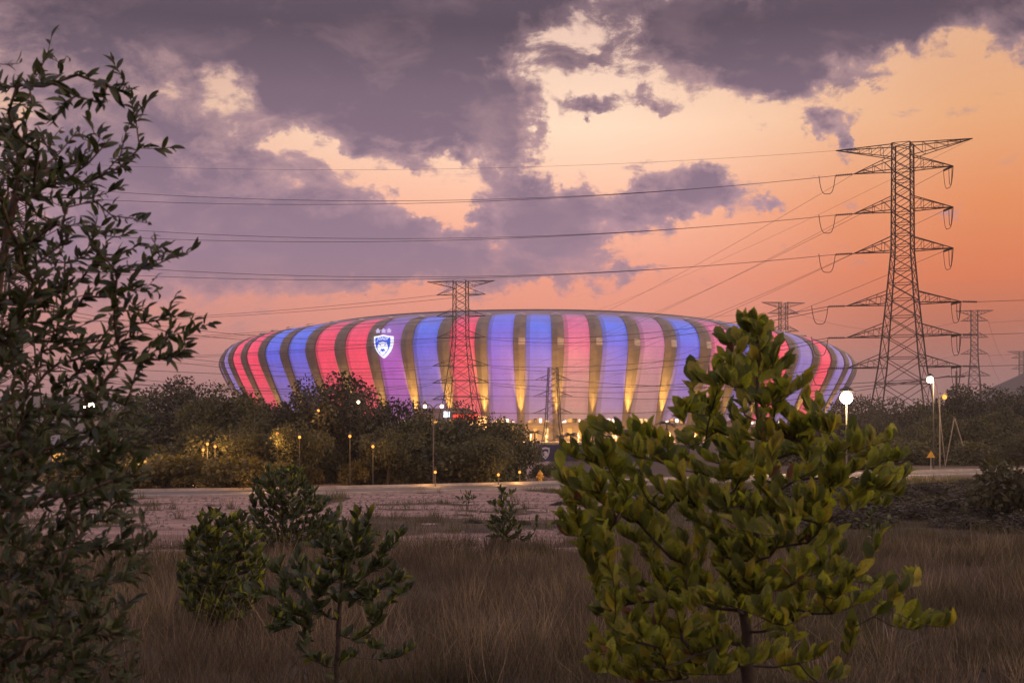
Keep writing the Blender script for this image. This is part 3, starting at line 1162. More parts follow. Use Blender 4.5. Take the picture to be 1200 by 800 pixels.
# line of the short tower
ts = TOWERS['short'][1]
pole = empty('utility_pole', at(1121, 512, 205).xy.to_3d(), 'plain dark pole with a short cross bar beside the big tower', 'utility pole')
MB().tube([(0, 0, -.3), (0, 0, 12.4)], [.22, .15], 8).build('shaft', M['post'], pole)
MB().box((0, 0, 11.6), (2.4, .16, .2)).build('cross_bar', M['post'], pole)
for li in (0, 1, 2):
    wire(ts[(li, 1)], pole.location + Vector(((li - 1) * 1.0, 0, 11.75)), 1.6, .045, label='wire from the short tower crossing low before the pink and blue panels', group='wires right of the short tower')
    wire(ts[(li, -1)], at(-100, 450, 250) + Vector((0, 0, li * 2.5)), 1.2, .045, label='wire from the short tower leading left low before the stadium', group='wires left of the short tower')


# ------------------------------------------------------------------ leaf templates
def rnd_unit(n, rng):
    v = rng.normal(size=(n, 3))
    return v / np.linalg.norm(v, axis=1, keepdims=True)


LEAF_Q = (np.array([(0, 0, 0), (.34, .45, .06), (0, 1, 0), (-.34, .45, .06)]), np.array([(0, 1, 2, 3)]))


def leaf_template(width, fold=.12, curl=.12, wide_at=.6):
    """leaf blade with a midrib, length 1 along y"""
    ys = [0, .16, .38, .62, .84, 1.0]
    vs, fs = [], []
    for y in ys:
        w = width * .5 * (math.sin(math.pi * min(1, max(0, y ** (math.log(.5) / math.log(wide_at)))))) ** .75 if 0 < y < 1 else 0.004
        zc = -curl * (y ** 2)
        vs += [(-w, y, zc + fold * w), (0, y, zc), (w, y, zc + fold * w)]
    for i in range(len(ys) - 1):
        a = i * 3
        fs += [(a, a + 1, a + 4, a + 3), (a + 1, a + 2, a + 5, a + 4)]
    return np.array(vs), np.array(fs)


LEAF_WIDE = leaf_template(.50, .35, .16, .60)
LEAF_CURL = leaf_template(.46, .7, .42, .58)
LEAF_MID = leaf_template(.40, .4, .2, .55)
LEAF_NARROW = leaf_template(.35, .35, .18, .48)
LEAF_NARROW2 = leaf_template(.34, .6, .5, .5)


def scatter_mesh(name, tmpl, P, D, U, sc, smooth=True):
    V, Fc = scatter(tmpl[0], tmpl[1], P, D, U, sc)
    return np_mesh(name, V, Fc, smooth)


def crown_mesh(name, rx, rz, zc, nclump, nleaf, leaf, seed, rc=(.9, 1.5), flat=.8):
    rng = np.random.default_rng(seed)
    C = rnd_unit(nclump, rng) * (rng.random((nclump, 1)) ** .45)
    C[:, 2] *= np.where(C[:, 2] < 0, .9, 1)
    C = C * np.array([rx, rx * .95, rz]) + np.array([0, 0, zc])
    R = rng.uniform(rc[0], rc[1], nclump)
    idx = rng.integers(0, nclump, nleaf)
    u = rnd_unit(nleaf, rng)
    rad = R[idx] * rng.random(nleaf) ** .4
    P = C[idx] + u * rad[:, None] * np.array([1, 1, flat])
    P[:, 2] = np.maximum(P[:, 2], .05 + .3 * rng.random(nleaf))
    D = u + rng.normal(size=(nleaf, 3)) * .6 + np.array([0, 0, -.2])
    U = rnd_unit(nleaf, rng)
    sc = leaf * rng.uniform(.6, 1.3, nleaf)
    return scatter_mesh(name, LEAF_Q, P, D, U, sc, False), C


def tree_proto(name, h, rx, leafmat, seed, nleaf=7000, leaf=.26, low=.16, nclump=44):
    rz = h * (1 - low) / 2 - .6
    zc = h * low + rz + .2
    cm, C = crown_mesh('crown', rx, rz, zc, nclump, nleaf, leaf, seed)
    rng = random.Random(seed)
    mb = MB()
    mb.tube([(0, 0, -.2), (.1, .05, h * .25), (-.1, .1, h * .5), (.05, 0, h * .8)], [.22, .17, .11, .04], 7)
    for i in range(10):
        c = C[rng.randrange(len(C))]
        z0 = h * rng.uniform(.15, .55)
        mb.tube([(0, 0, z0), (c[0] * .45, c[1] * .45, (z0 + c[2]) / 2 + .2), tuple(c)], [.09, .06, .02], 5)
    e = empty(name, (0, 0, 0))
    mb.build('trunk', M['bark_dark'], e)
    o = link('crown', cm, e, M[leafmat])
    return e


PROTO = {}
for key, args in {
    'a': ('roadside_tree', 7.6, 3.0, 'leaf_belt_dark', 21), 'b': ('roadside_tree', 6.8, 2.7, 'leaf_belt', 22),
    'c': ('roadside_tree', 7.2, 3.3, 'leaf_belt_dark', 23), 'd': ('roadside_tree', 6.2, 2.5, 'leaf_belt', 24),
    'e': ('roadside_tree', 9.0, 3.6, 'leaf_belt_dark', 25),
}.items():
    PROTO[key] = tree_proto(args[0], args[1], args[2], args[3], args[4], nleaf=9000 if key in 'ace' else 7500)
PH = {'a': 7.6, 'b': 6.8, 'c': 7.2, 'd': 6.2, 'e': 9.0}
used = set()


def put_tree(key, px, ptop, Y, label, group, widen=1.0, cat='tree'):
    src = PROTO[key]
    if key in used:
        o = copy_tree(src)
    else:
        o = src
        used.add(key)
    h = CAMZ - (ptop - HOR) / F * Y
    s = h / PH[key] * 1.07
    o.location = ((px - 600) / F * Y, Y, 0)
    o.scale = (s * widen, s * widen, s)
    o.rotation_euler = (0, 0, random.uniform(0, 6.28))
    tag(o, label, cat, group)
    return o


G1 = 'trees of the belt behind the road'
T1 = 'dark bushy tree in the dense belt between the road and the stadium'
for (k, px, pt, Y, wd) in [('c', 185, 455, 118, 1.1), ('a', 150, 470, 124, 1.0), ('e', 225, 438, 122, 1.05), ('b', 262, 452, 114, 1.0), ('d', 300, 472, 108, 1.1),
                           ('c', 332, 470, 116, 1.0), ('e', 388, 432, 108, 1.15), ('a', 425, 462, 106, .9), ('b', 352, 492, 101, 1.0), ('c', 468, 467, 112, .95), ('d', 505, 478, 108, 1.1),
                           ('a', 540, 476, 114, .9), ('b', 578, 486, 108, 1.0), ('d', 606, 500, 114, .9), ('b', 455, 498, 102, 1.1), ('d', 562, 505, 103, 1.1),
                           ('a', 120, 500, 130, 1.0), ('b', 60, 490, 135, 1.0), ('d', 20, 480, 128, 1.1), ('a', 90, 520, 112, .9), ('d', 245, 490, 105, 1.1), ('b', 290, 500, 103, 1.1)]:
    lab = 'tallest round-topped dark tree in the belt below the crest' if (k == 'e' and px == 388) else T1
    put_tree(k, px, pt, Y, lab, None if lab != T1 else G1, wd)
G2 = 'trees of the dark wood beyond the road bend'
for (k, px, pt, Y, wd) in [('c', 1010, 462, 190, 1.1), ('a', 1050, 470, 180, 1.1), ('e', 1030, 478, 170, 1.0), ('b', 1090, 466, 186, 1.1), ('c', 1125, 450, 182, 1.0), ('a', 1160, 456, 176, 1.1),
                           ('e', 1195, 450, 180, 1.0), ('d', 1075, 492, 166, 1.2), ('b', 1110, 482, 168, 1.1), ('d', 1145, 484, 166, 1.2), ('b', 1180, 478, 168, 1.1), ('c', 1225, 462, 176, 1.0),
                           ('d', 985, 480, 196, 1.2), ('b', 950, 488, 200, 1.2), ('d', 1000, 500, 168, 1.2), ('a', 915, 492, 205, 1.1), ('d', 1205, 500, 160, 1.2), ('d', 1040, 505, 160, 1.2), ('b', 1240, 480, 170, 1.2)]:
    put_tree(k, px, pt, Y, 'dark leafy tree in the wood beyond the far end of the road', G2, wd)

# bushes at the foot of the belt
BUSH = []
for i, (m_, leaf) in enumerate((('leaf_bush', .24), ('leaf_belt', .24), ('leaf_scrub', .2))):
    me, _c = crown_mesh('bush', 1.5, .9, .9, 14, 2200, leaf, 60 + i, rc=(.5, .8))
    me.materials.append(M[m_])
    BUSH.append(me)


def put_bush(kind, px, ptop, Y, wd, label, group, name='bush'):
    o = bpy.data.objects.new(name, BUSH[kind])
    COL.objects.link(o)
    h = CAMZ - (ptop - HOR) / F * Y
    s = h / 2.5
    x = (px - 600) / F * Y
    o.location = (x, Y, float(ground_z(np.array(x), np.array(Y))) - .05)
    o.scale = (s * wd, s * wd, s)
    o.rotation_euler = (0, 0, random.uniform(0, 6.28))
    tag(o, label, 'bush', group)


for (k, px, pt, Y, wd) in [(0, 200, 540, 92, 1.2), (0, 232, 536, 94, 1.3), (0, 268, 538, 93, 1.3), (1, 170, 532, 98, 1.3), (0, 305, 545, 92, 1.2), (1, 335, 538, 97, 1.2), (0, 365, 545, 97, 1.1), (1, 395, 535, 99, 1.3),
                           (0, 425, 540, 98, 1.1), (0, 455, 542, 99, 1.2), (1, 480, 538, 102, 1.2), (0, 505, 542, 101, 1.2), (1, 530, 538, 103, 1.2), (0, 552, 543, 103, 1.1), (1, 578, 540, 106, 1.2), (1, 602, 545, 106, 1.1),
                           (1, 625, 545, 110, 1.1), (0, 140, 545, 92, 1.3), (1, 100, 540, 94, 1.4), (0, 60, 540, 93, 1.3), (1, 20, 536, 94, 1.4), (1, 645, 548, 116, 1.1), (0, 250, 556, 90.5, 1.3), (0, 285, 560, 90.5, 1.2), (0, 215, 560, 90, 1.2)]:
    pt = pt + random.uniform(-24, 4)
    px = px + random.uniform(-8, 8)
    put_bush(k, px, pt, Y + (5 if px > 330 else 1) + random.uniform(0, 3), wd * random.uniform(.75, 1.0), 'yellowish brown bush at the foot of the tree belt' if k == 0 else 'dull green bush at the foot of the tree belt', 'bushes along the road' if k == 0 else 'green bushes along the road')
_r = random.Random(31)
for i in range(30):
    px = 150 + i * 15 + _r.uniform(-7, 7)
    put_bush(1, px, _r.uniform(508, 532), 103 + _r.uniform(0, 9), _r.uniform(.9, 1.2), 'leafy dark undergrowth bush filling the tree belt between the trunks', 'undergrowth of the tree belt')
for i in range(18):
    px = 900 + i * 20 + _r.uniform(-7, 7)
    put_bush(1, px, _r.uniform(505, 528), 158 + _r.uniform(0, 10), _r.uniform(1.0, 1.4), 'leafy undergrowth bush between the trunks of the dark wood', 'undergrowth of the dark wood')
for i in range(46):
    Y = 56 + 48 * (i / 46.0) + _r.uniform(-2, 2)
    px = _r.uniform(905, 1215)
    h_ = _r.uniform(.6, 1.15)
    pt = HOR + (CAMZ - h_) / Y * F
    put_bush(2, px, pt, Y, _r.uniform(2.0, 3.2), 'low dark scrub clump before the road, beyond the broad-leaved tree', 'scrub before the road', 'scrub_clump')
for (px, pt, Y, wd) in [(655, 585, 75, 1.5), (628, 588, 78, 1.3), (590, 603, 62, 1.2), (555, 605, 61, 1.4), (530, 612, 60, 1.1), (612, 606, 60, 1.2), (405, 600, 68, 1.3), (225, 603, 65, .9), (470, 640, 50, 1.0), (640, 630, 52, 1.2)]:
    put_bush(2, px, pt, Y, wd * 1.7, 'small dark weed clump on the bare soil', 'weed clumps on the soil', 'weed_clump')
put_bush(1, 1192, 520, 62, .9, 'green shrub at the right beside the road', None)
for (px, pt, Y, wd) in [(1165, 742, 25.5, .9), (1195, 735, 27, .9), (725, 735, 26, .8)]:
    put_bush(2, px, pt, Y, wd, 'dark shrub standing in the near dry grass', 'shrubs in the near grass')


# ------------------------------------------------------------------ palms by the stadium
def palm(px, ptop, Y, seed):
    rng = random.Random(seed)
    h = CAMZ - (ptop - HOR) / F * Y
    e = empty('palm_tree', ((px - 600) / F * Y, Y, 0), 'dark palm tree in the row before the stadium concourse', 'palm', 'palms before the stadium')
    th_ = h * .72
    MB().tube([(0, 0, -.2), (.15, .05, th_ * .5), (.1, .1, th_)], [.2, .15, .13], 7).build('trunk', M['bark_dark'], e)
    for i in range(12):
        a = 2 * math.pi * i / 12 + rng.uniform(-.2, .2)
        L = h * rng.uniform(.36, .5)
        lift = rng.uniform(.1, .9)
        d = Vector((math.cos(a), math.sin(a), 0))
        pts = []
        for k in range(8):
            t = k / 7
            pts.append(Vector((.1, .1, th_)) + d * (L * t * .8) + Vector((0, 0, L * (lift * t - (.35 + .6 * lift) * t * t))))
        mb = MB()
        mb.tube(pts, [.05 * (1 - .8 * k / 7) + .01 for k in range(8)], 4)
        side = Vector((-d.y, d.x, 0))
        for k in range(1, 8):
            for s in (-1, 1):
                for q in (0, .5):
                    c = pts[k - 1].lerp(pts[k], q)
                    l = .9 * math.sin(math.pi * (.15 + .75 * (k - 1 + q) / 7)) * h / 7
                    tip = c + side * s * l * .8 + d * l * .45 + Vector((0, 0, -l * .45))
                    mb.add([c - d * .09, c + d * .09, tip], [(0, 1, 2)])
        mb.build('frond', M['palm'], e)


for i, (px, pt, Y) in enumerate([(694, 483, 300), (668, 502, 280), (626, 499, 290), (781, 486, 330), (735, 498, 320), (655, 506, 310), (758, 500, 340), (710, 504, 270), (812, 492, 340)]):
    palm(px, pt, Y, i)


# ------------------------------------------------------------------ banner hoarding by the palms
def hoarding():
    Y = 172
    p0 = at(631, 520, Y)
    e = empty('hoarding', (p0.x, Y, 0), 'navy printed hoarding with pale shield and script before the palms', 'hoarding')
    Wp = 6.1
    for i in range(3):
        MB().box((Wp * (i + .5), 0, 1.15), (Wp - .06, .08, 2.0)).build('board', M['navy'], e)
        MB().box((Wp * i, .1, 1.1), (.1, .1, 2.4)).build('post', M['post'], e)
        sh = [(-.5, .62), (0, .72), (.5, .62), (.48, 0), (.3, -.45), (0, -.75), (-.3, -.45), (-.48, 0)]
        cx = Wp * i + .85
        vs = [(cx + u, -.055, 1.15 + v) for u, v in sh]
        b = MB().add(vs, [tuple(range(8))]).build('shield', M['white'], e)
        vs = [(cx + u * .72, -.062, 1.13 + v * .72) for u, v in sh]
        MB().add(vs, [tuple(range(8))]).build('shield_field', M['navy'], b)
        vs = [(cx + .30 * math.cos(a), -.068, 1.05 + .34 * math.sin(a)) for a in [k * math.pi / 5 for k in range(10)]]
        MB().add(vs, [tuple(range(10))]).build('tiger_head', M['white'], b)
        lo = link('lettering', LETTER.copy(), e, M['white'])
        lo.location = (Wp * i + 3.3, -.06, .92)
        lo.rotation_euler = (math.radians(90), 0, 0)
        lo.scale = (.42, .42, .42)
    MB().box((Wp * 3, .1, 1.1), (.1, .1, 2.4)).build('post', M['post'], e)


hoarding()

# yellow hydrant by the road
hp = at(632, 568, 103)
hy = empty('fire_hydrant', ((633 - 600) / F * 105.5, 105.5, 0), 'small yellow hydrant beside the road', 'hydrant')
MB().tube([(0, 0, 0), (0, 0, .08), (0, 0, .09), (0, 0, .62), (0, 0, .63), (0, 0, .70), (0, 0, .84), (0, 0, .92)], [.24, .24, .16, .16, .22, .22, .13, .04], 12).build('barrel', M['yellow'], hy)
MB().tube([(-.3, 0, .48), (.3, 0, .48)], [.09, .09], 8).build('side_outlet', M['yellow'], hy)
MB().tube([(0, 0, .42), (0, -.28, .42)], [.11, .11], 8).build('front_outlet', M['yellow'], hy)
MB().tube([(0, 0, .9), (0, 0, 1.0)], [.05, .05], 6).build('cap_nut', M['yellow'], hy)


# ------------------------------------------------------------------ lamps
def street_lamp(px, py, Y, label, kind='bulb_white', size=.45, arm=1.1, group=None, post='post', name='street_lamp', light=0, side=1, thin=1.0, twin=False):
    p = at(px, py, Y)
    e = empty(name, (p.x + arm * side, Y, 0), label, 'lamp', group)
    h = p.z
    mb = MB()
    mb.tube([(0, 0, -.2), (0, 0, h * .6), (0, 0, h - .1)], [.09 * thin, .07 * thin, .05 * thin], 8)
    mb.build('post', M[post], e)
    if arm > .05:
        MB().tube([(0, 0, h - .15), (-arm * .4 * side, 0, h + .12), (-arm * side, 0, h + .16)], [.05, .045, .04], 6).build('arm', M[post], e)
    s = size
    hd = MB()
    hd.tube([(-arm * side, 0, h + .02 + s * .5), (-arm * side, 0, h + .06 + s * .6), (-arm * side, 0, h + .2 + s * .75)], [s * .62, s * .55, s * .15], 10)
    head = hd.build('lamp_head', M[post], e)
    for sd in ((side, -side) if twin else (side,)):
        g = MB()
        zz = [-.5, -.46, -.38, -.24, -.08, .1, .26, .4, .47, .5]
        g.tube([(-arm * sd, 0, h + s * q) for q in zz], [s * max(.03, math.sqrt(max(0, .25 - q * q))) for q in zz], 14)
        g.build('lamp_glass', M[kind], e, True)
    if twin:
        MB().tube([(0, 0, h - .15), (arm * .4 * side, 0, h + .12), (arm * side, 0, h + .16)], [.05, .045, .04], 6).build('arm', M[post], e)
    if light:
        ld = bpy.data.lights.new('lamp_light', 'POINT')
        ld.energy = light
        ld.color = (1.0, .62, .3) if kind != 'bulb_orange' else (1.0, .48, .14)
        ld.shadow_soft_size = .5
        lo = bpy.data.objects.new('lamp_light', ld)
        lo.parent = e
        lo.location = (-arm * side, -.7, h - .5)
        COL.objects.link(lo)
    return e


street_lamp(992, 466, 118, 'brightest white floodlight on a post beside the broad-leaved tree', 'bulb_hot', 1.0, 0.0, light=6500, post='post_dark')
street_lamp(1090, 445, 146, 'warm white street lamp on a tall post below the big tower', 'bulb_hot', .62, .35, light=2600, side=1, post='post_dark')
street_lamp(1107, 465, 150, 'orange street lamp beside the tall lamp post at the bend', 'bulb_orange', .5, 0.5, side=-1)
street_lamp(98, 475, 112, 'twin-headed white lamp seen through the leafy tree', 'bulb_hot', .42, .3, light=500, twin=True)
street_lamp(420, 471, 103.5, 'white lamp glinting at the top of the tallest belt tree', 'bulb_white', .24, .1, post='post_dark', thin=.5)
dl = street_lamp(498, 476, 101.5, 'slim twin-armed lamp post standing before the tree belt', 'bulb_white', .26, .6, post='post', thin=.6, twin=True)
for i, (px, py, Y) in enumerate([(373, 481, 104), (325, 508, 100), (410, 511, 99.5), (437, 523, 99), (311, 547, 90), (584, 556, 101), (609, 553, 103), (243, 520, 101), (252, 523, 102), (238, 527, 101), (172, 527, 100), (510, 553, 98.5), (351, 512, 98)]):
    street_lamp(px, py, Y, 'small orange path lamp among the trees of the belt', 'bulb_orange', .20, 0.0, 'orange lamps among the trees', name='path_lamp', post='post_dark', thin=.5, light=(260 if px < 330 else 90))
for (px, pw) in [(572, 1), (598, 1.2), (622, 1.5), (640, 1.5), (660, 1.5), (678, 1.3), (700, 1), (722, 1), (752, 1), (785, 1), (815, 1)]:
    street_lamp(px, 508, 470, 'amber garden lamp lighting the stadium concourse behind the palms', 'bulb_orange', .5, 0, 'amber lamps along the concourse', name='garden_lamp', light=11000 * pw)
street_lamp(773, 523, 210, 'wide orange lamp before the concourse, left of the broad-leaved tree', 'bulb_white', .9, 0.0, light=900)
for (px, py, Y) in [(137, 490, 135), (140, 505, 135), (145, 492, 138)]:
    street_lamp(px, py, Y, 'small white lamp beside the pale hall seen through the leafy tree', 'bulb_white', .3, 0, 'white lamps by the pale hall')

# warning sign on its own post, and leaning pale stays by the bend
sg = empty('road_sign', at(1091, 552, 139).xy.to_3d(), 'small orange triangular sign on a thin post at the road bend', 'sign')
MB().tube([(0, 0, -.1), (0, 0, 1.6)], .035, 6).build('post', M['post_pale'], sg)
MB().add([(-.42, -.05, 1.25), (.42, -.05, 1.25), (0, -.05, 1.95), (-.42, -.02, 1.25), (.42, -.02, 1.25), (0, -.02, 1.95)], [(0, 1, 2), (5, 4, 3), (0, 3, 4, 1), (1, 4, 5, 2), (2, 5, 3, 0)]).build('plate', M['yellow'], sg)
st = empty('pole_frame', at(1108, 548, 152).xy.to_3d(), 'pale leaning poles forming a frame at the edge of the dark wood', 'pole frame')
for (x0, z0, x1, z1) in ((0, -.1, -.9, 8.6), (-.05, -.1, .95, 5.2), (1.0, 5.2, 1.9, 2.2), (-.9, 8.6, -1.2, 9.2)):
    MB().tube([(x0, 0, z0), (x1, 0, z1)], .06, 6).build('pole', M['post'], st)

# houses behind the leafy tree
def house(px, ytop, Y, w, d, h, label, roof, wins):
    e = empty('house', ((px - 600) / F * Y, Y, 0), label, 'building')
    MB().box((0, d / 2, h / 2), (w, d, h)).build('wall', M['plaster'], e)
    r = MB()
    o = .5
    r.add([(-w / 2 - o, -o, h), (w / 2 + o, -o, h), (w / 2 + o, d + o, h), (-w / 2 - o, d + o, h), (-w / 2 - o, d / 2, h + w * roof), (w / 2 + o, d / 2, h + w * roof)],
          [(0, 1, 5, 4), (2, 3, 4, 5), (1, 2, 5), (3, 0, 4), (3, 2, 1, 0)])
    r.build('roof', M['grey_roof'], e)
    for (x, z, ww, hh, m_) in wins:
        MB().box((x, -.03, z), (ww, .1, hh)).build('window', M[m_], e)


house(112, 515, 126, 9, 6, 2.6, 'low house with glowing orange windows behind the leafy tree', .10,
      [(-3.2, 1.5, 1.2, 1.2, 'win_gold'), (-1.2, 1.4, 1.4, 1.6, 'win_gold'), (.8, 1.5, 1.2, 1.2, 'win_white'), (2.8, 1.4, 1.2, 1.4, 'win_gold')])
house(132, 470, 165, 6.5, 9, 6.0, 'pale grey hall with a ridged roof seen through the leafy tree', .15,
      [(-2, 4, .7, .8, 'glass_dark'), (0, 4, .7, .8, 'win_white'), (2, 4, .7, .8, 'glass_dark')])
house(250, 515, 132, 7, 5, 2.4, 'small house with gold windows among the trees of the belt', .12,
      [(-2.2, 1.4, 1.0, 1.0, 'win_gold'), (0, 1.4, 1.0, 1.0, 'win_gold'), (2.2, 1.4, 1.0, 1.0, 'win_gold')])


# ------------------------------------------------------------------ trees in the foreground
def grow(trunk, tips, rng, tip_r=.0045, wob=.05):
    """skeleton: trunk polyline and twig tips; every tip joins the nearest older node. returns twigs (list of points) and branch tubes"""
    nodes = [Vector(p) for p in trunk]
    par = [-1] + list(range(len(trunk) - 1))
    order = sorted(tips, key=lambda t: min((Vector(t) - n).length for n in nodes))
    ends = []
    for t in order:
        t = Vector(t)
        best, bi = 1e9, 0
        for i, n in enumerate(nodes):
            d = t - n
            c = d.length + (0.9 * max(0, n.z - t.z + .05)) + .0
            if i < 2:
                c += .4
            if c < best:
                best, bi = c, i
        a = nodes[bi]
        L = (t - a).length
        k = max(2, int(L / .12))
        prev = bi
        bend = Vector((rng.uniform(-1, 1), rng.uniform(-1, 1), rng.uniform(-1.2, .1))) * L * .12
        for j in range(1, k + 1):
            s = j / k
            p = a.lerp(t, s) + bend * math.sin(math.pi * s) + Vector((rng.uniform(-1, 1), rng.uniform(-1, 1), rng.uniform(-1, 1))) * wob * .14 * (0 if j == k else 1)
            nodes.append(p)
            par.append(prev)
            prev = len(nodes) - 1
        ends.append(prev)
    load = [0.0] * len(nodes)
    for e in ends:
        i = e
        while i >= 0:
            load[i] += 1
            i = par[i]
    rad = [tip_r * (max(1, l) ** .52) for l in load]
    return nodes, par, rad, ends


def branches_mesh(nodes, par, rad, trunk_n, rmin=0):
    """tubes; trunk first, then each branch chain as its own tube"""
    ch = {}
    for i, p in enumerate(par):
        ch.setdefault(p, []).append(i)
    tr, br = MB(), MB()
    tr.tube(nodes[:trunk_n], [max(rad[i], .012) for i in range(trunk_n)], 9)
    done = set(range(trunk_n))
    for i in range(len(nodes)):
        if i in done:
            continue
        chain = [par[i], i]
        done.add(i)
        j = i
        while True:
            nx = [c for c in ch.get(j, []) if c not in done]
            if not nx:
                break
            j = max(nx, key=lambda c: rad[c])
            done.add(j)
            chain.append(j)
        rr = [rad[c] for c in chain]
        rr[0] = rr[1] * 1.1
        br.tube([nodes[c] for c in chain], rr, 6 if rr[0] > .008 else 4, False)
    return tr, br


def poly_pts(poly, spacing, rng):
    xs = [p[0] for p in poly]
    ys = [p[1] for p in poly]
    out = []
    tries = 0
    while tries < 16000:
        tries += 1
        x, y = rng.uniform(min(xs), max(xs)), rng.uniform(min(ys), max(ys))
        inside = False
        j = len(poly) - 1
        for i in range(len(poly)):
            if (poly[i][1] > y) != (poly[j][1] > y) and x < (poly[j][0] - poly[i][0]) * (y - poly[i][1]) / (poly[j][1] - poly[i][1] + 1e-9) + poly[i][0]:
                inside = not inside
            j = i
        if not inside:
            continue
        sp = spacing(x, y) if callable(spacing) else spacing
        if all((x - a) ** 2 + (y - b) ** 2 > sp * sp for a, b in out):
            out.append((x, y))
    return out


def leaves_at(nodes, par, ends, rng, per, span, size, upb, outb, style):
    """leaf positions and directions for every twig"""
    P, D, U, sc = [], [], [], []
    for e in ends:
        chain = [e]
        L = 0
        while par[chain[-1]] >= 0 and L < span:
            a = chain[-1]
            L += (nodes[a] - nodes[par[a]]).length
            chain.append(par[a])
        tip = nodes[e]
        ax = (tip - nodes[chain[-1]])
        ax = ax.normalized() if ax.length > 1e-6 else Vector((0, 0, 1))
        n = rng.randint(per[0], per[1])
        for q in range(n):
            t = q / max(1, n - 1)
            if style == 'rosette':
                s = (t ** 1.4)
            else:
                s = t
            k = s * (len(chain) - 1)
            i = int(k)
            f = k - i
            p = nodes[chain[i]].lerp(nodes[chain[min(i + 1, len(chain) - 1)]], f)
            rd_ = Vector((rng.gauss(0, 1), rng.gauss(0, 1), rng.gauss(0, 1))).normalized()
            sidev = rd_ - ax * rd_.dot(ax)
            if sidev.length < .1:
                sidev = ax.orthogonal()
            sidev.normalize()
            if style == 'rosette':
                spread = .35 + .75 * t + rng.uniform(-.1, .2)
            else:
                spread = .45 + .55 * min(1, t * 3) + rng.uniform(-.2, .25)
            d = ax * outb + sidev * spread + Vector((0, 0, upb))
            d.normalize()
            P.append(p)
            D.append(d)
            u = Vector((rng.gauss(0, .6), -.7 + rng.gauss(0, .6), .55 + rng.gauss(0, .4)))
            U.append(u)
            sc.append(size * rng.uniform(.45, 1.2) * (.75 if (style != 'rosette' and q == 0) else 1))
    return np.array([tuple(p) for p in P]), np.array([tuple(p) for p in D]), np.array([tuple(p) for p in U]), np.array(sc)


def leaf_objects(root, name, tmpl, P, D, U, sc, mats, rng, limit=300, weights=None):
    """the leaves that show largest as parts of their own, the rest as one part"""
    org = np.array(root.location)
    show = sc / np.linalg.norm(P - np.array([0, 0, CAMZ]), axis=1)
    px = 600 + F * P[:, 0] / P[:, 1]
    py = HOR - F * (P[:, 2] - CAMZ) / P[:, 1]
    show = np.where((px < -5) | (px > 1205) | (py > 805), 0, show)
    idx = np.argsort(-show)
    near = idx[:limit]
    rest = idx[limit:]
    protos = []
    for mt in mats:
        me = np_mesh(name, tmpl[0], tmpl[1], True)
        me.materials.append(M[mt])
        protos.append(me)
    pick = rng.choices(range(len(mats)), weights=weights, k=len(P))
    for i in near:
        d = Vector(D[i]).normalized()
        x = d.cross(Vector(U[i]))
        x.normalize()
        n = x.cross(d)
        s = float(sc[i])
        o = bpy.data.objects.new(name, protos[pick[i]])
        p = P[i] - org
        o.matrix_basis = Matrix(((x.x * s, d.x * s, n.x * s, p[0]), (x.y * s, d.y * s, n.y * s, p[1]), (x.z * s, d.z * s, n.z * s, p[2]), (0, 0, 0, 1)))
        COL.objects.link(o)
        o.parent = root
    if len(rest):
        V, Fc = scatter(tmpl[0], tmpl[1], P[rest] - org, D[rest], U[rest], sc[rest])
        me = np_mesh('foliage', V, Fc, True)
        for mt in mats:
            me.materials.append(M[mt])
        mi = np.repeat(np.array([pick[i] for i in rest], dtype=np.int32), len(tmpl[1]))
        me.polygons.foreach_set('material_index', mi)
        o = link('foliage', me, root)
        o['kind'] = 'stuff'


def fg_tree(name, label, trunk_px, Y, poly, spacing, per, span, leaf, tmpl, mats, weights, seed, depth, extra=(), upb=.9, outb=.6, style='rosette', base_z=None, tip_r=.0045, cat='tree', limit=300, bark='bark', group=None, alt=None):
    rng = random.Random(seed)
    tips = [(x, y) for x, y in poly_pts(poly, spacing, rng)] + list(extra)
    px0 = trunk_px[0][0]
    cxm = sum(p[0] for p in poly) / len(poly)
    T3 = []
    for (x, y) in tips:
        T3.append(at(x, y, Y + rng.uniform(-1, 1) * depth))
    tp = [at(a, b, Y + c) for a, b, c in trunk_px]
    bz = base_z if base_z is not None else float(ground_z(np.array(tp[0].x), np.array(tp[0].y)))
    tp[0].z = bz - .15
    fine = []
    for a, b in zip(tp[:-1], tp[1:]):
        for k in range(4):
            fine.append(a.lerp(b, k / 4) + Vector((rng.uniform(-1, 1), rng.uniform(-1, 1), 0)) * .012)
    fine.append(tp[-1])
    root = empty(name, (tp[0].x, tp[0].y, bz), label, cat, group)
    nodes, par, rad, ends = grow(fine, T3, rng, tip_r)
    ends.append(len(fine) - 1)
    P, D, U, sc = leaves_at(nodes, par, ends, rng, per, span, leaf, upb, outb, style)
    org = Vector(root.location)
    tr, br = branches_mesh([n - org for n in nodes], par, rad, len(fine))
    tr.build('trunk', M[bark], root, True)
    br.build('branches', M[bark], root, True)
    if alt is None:
        leaf_objects(root, 'leaf', tmpl, P, D, U, sc, mats, rng, limit, weights)
    else:
        h1 = np.arange(len(P)) % 2 == 0
        for tm_, hm in ((tmpl, h1), (alt, ~h1)):
            leaf_objects(root, 'leaf', tm_, P[hm], D[hm], U[hm], sc[hm], mats, rng, limit // 2, weights)
    return root


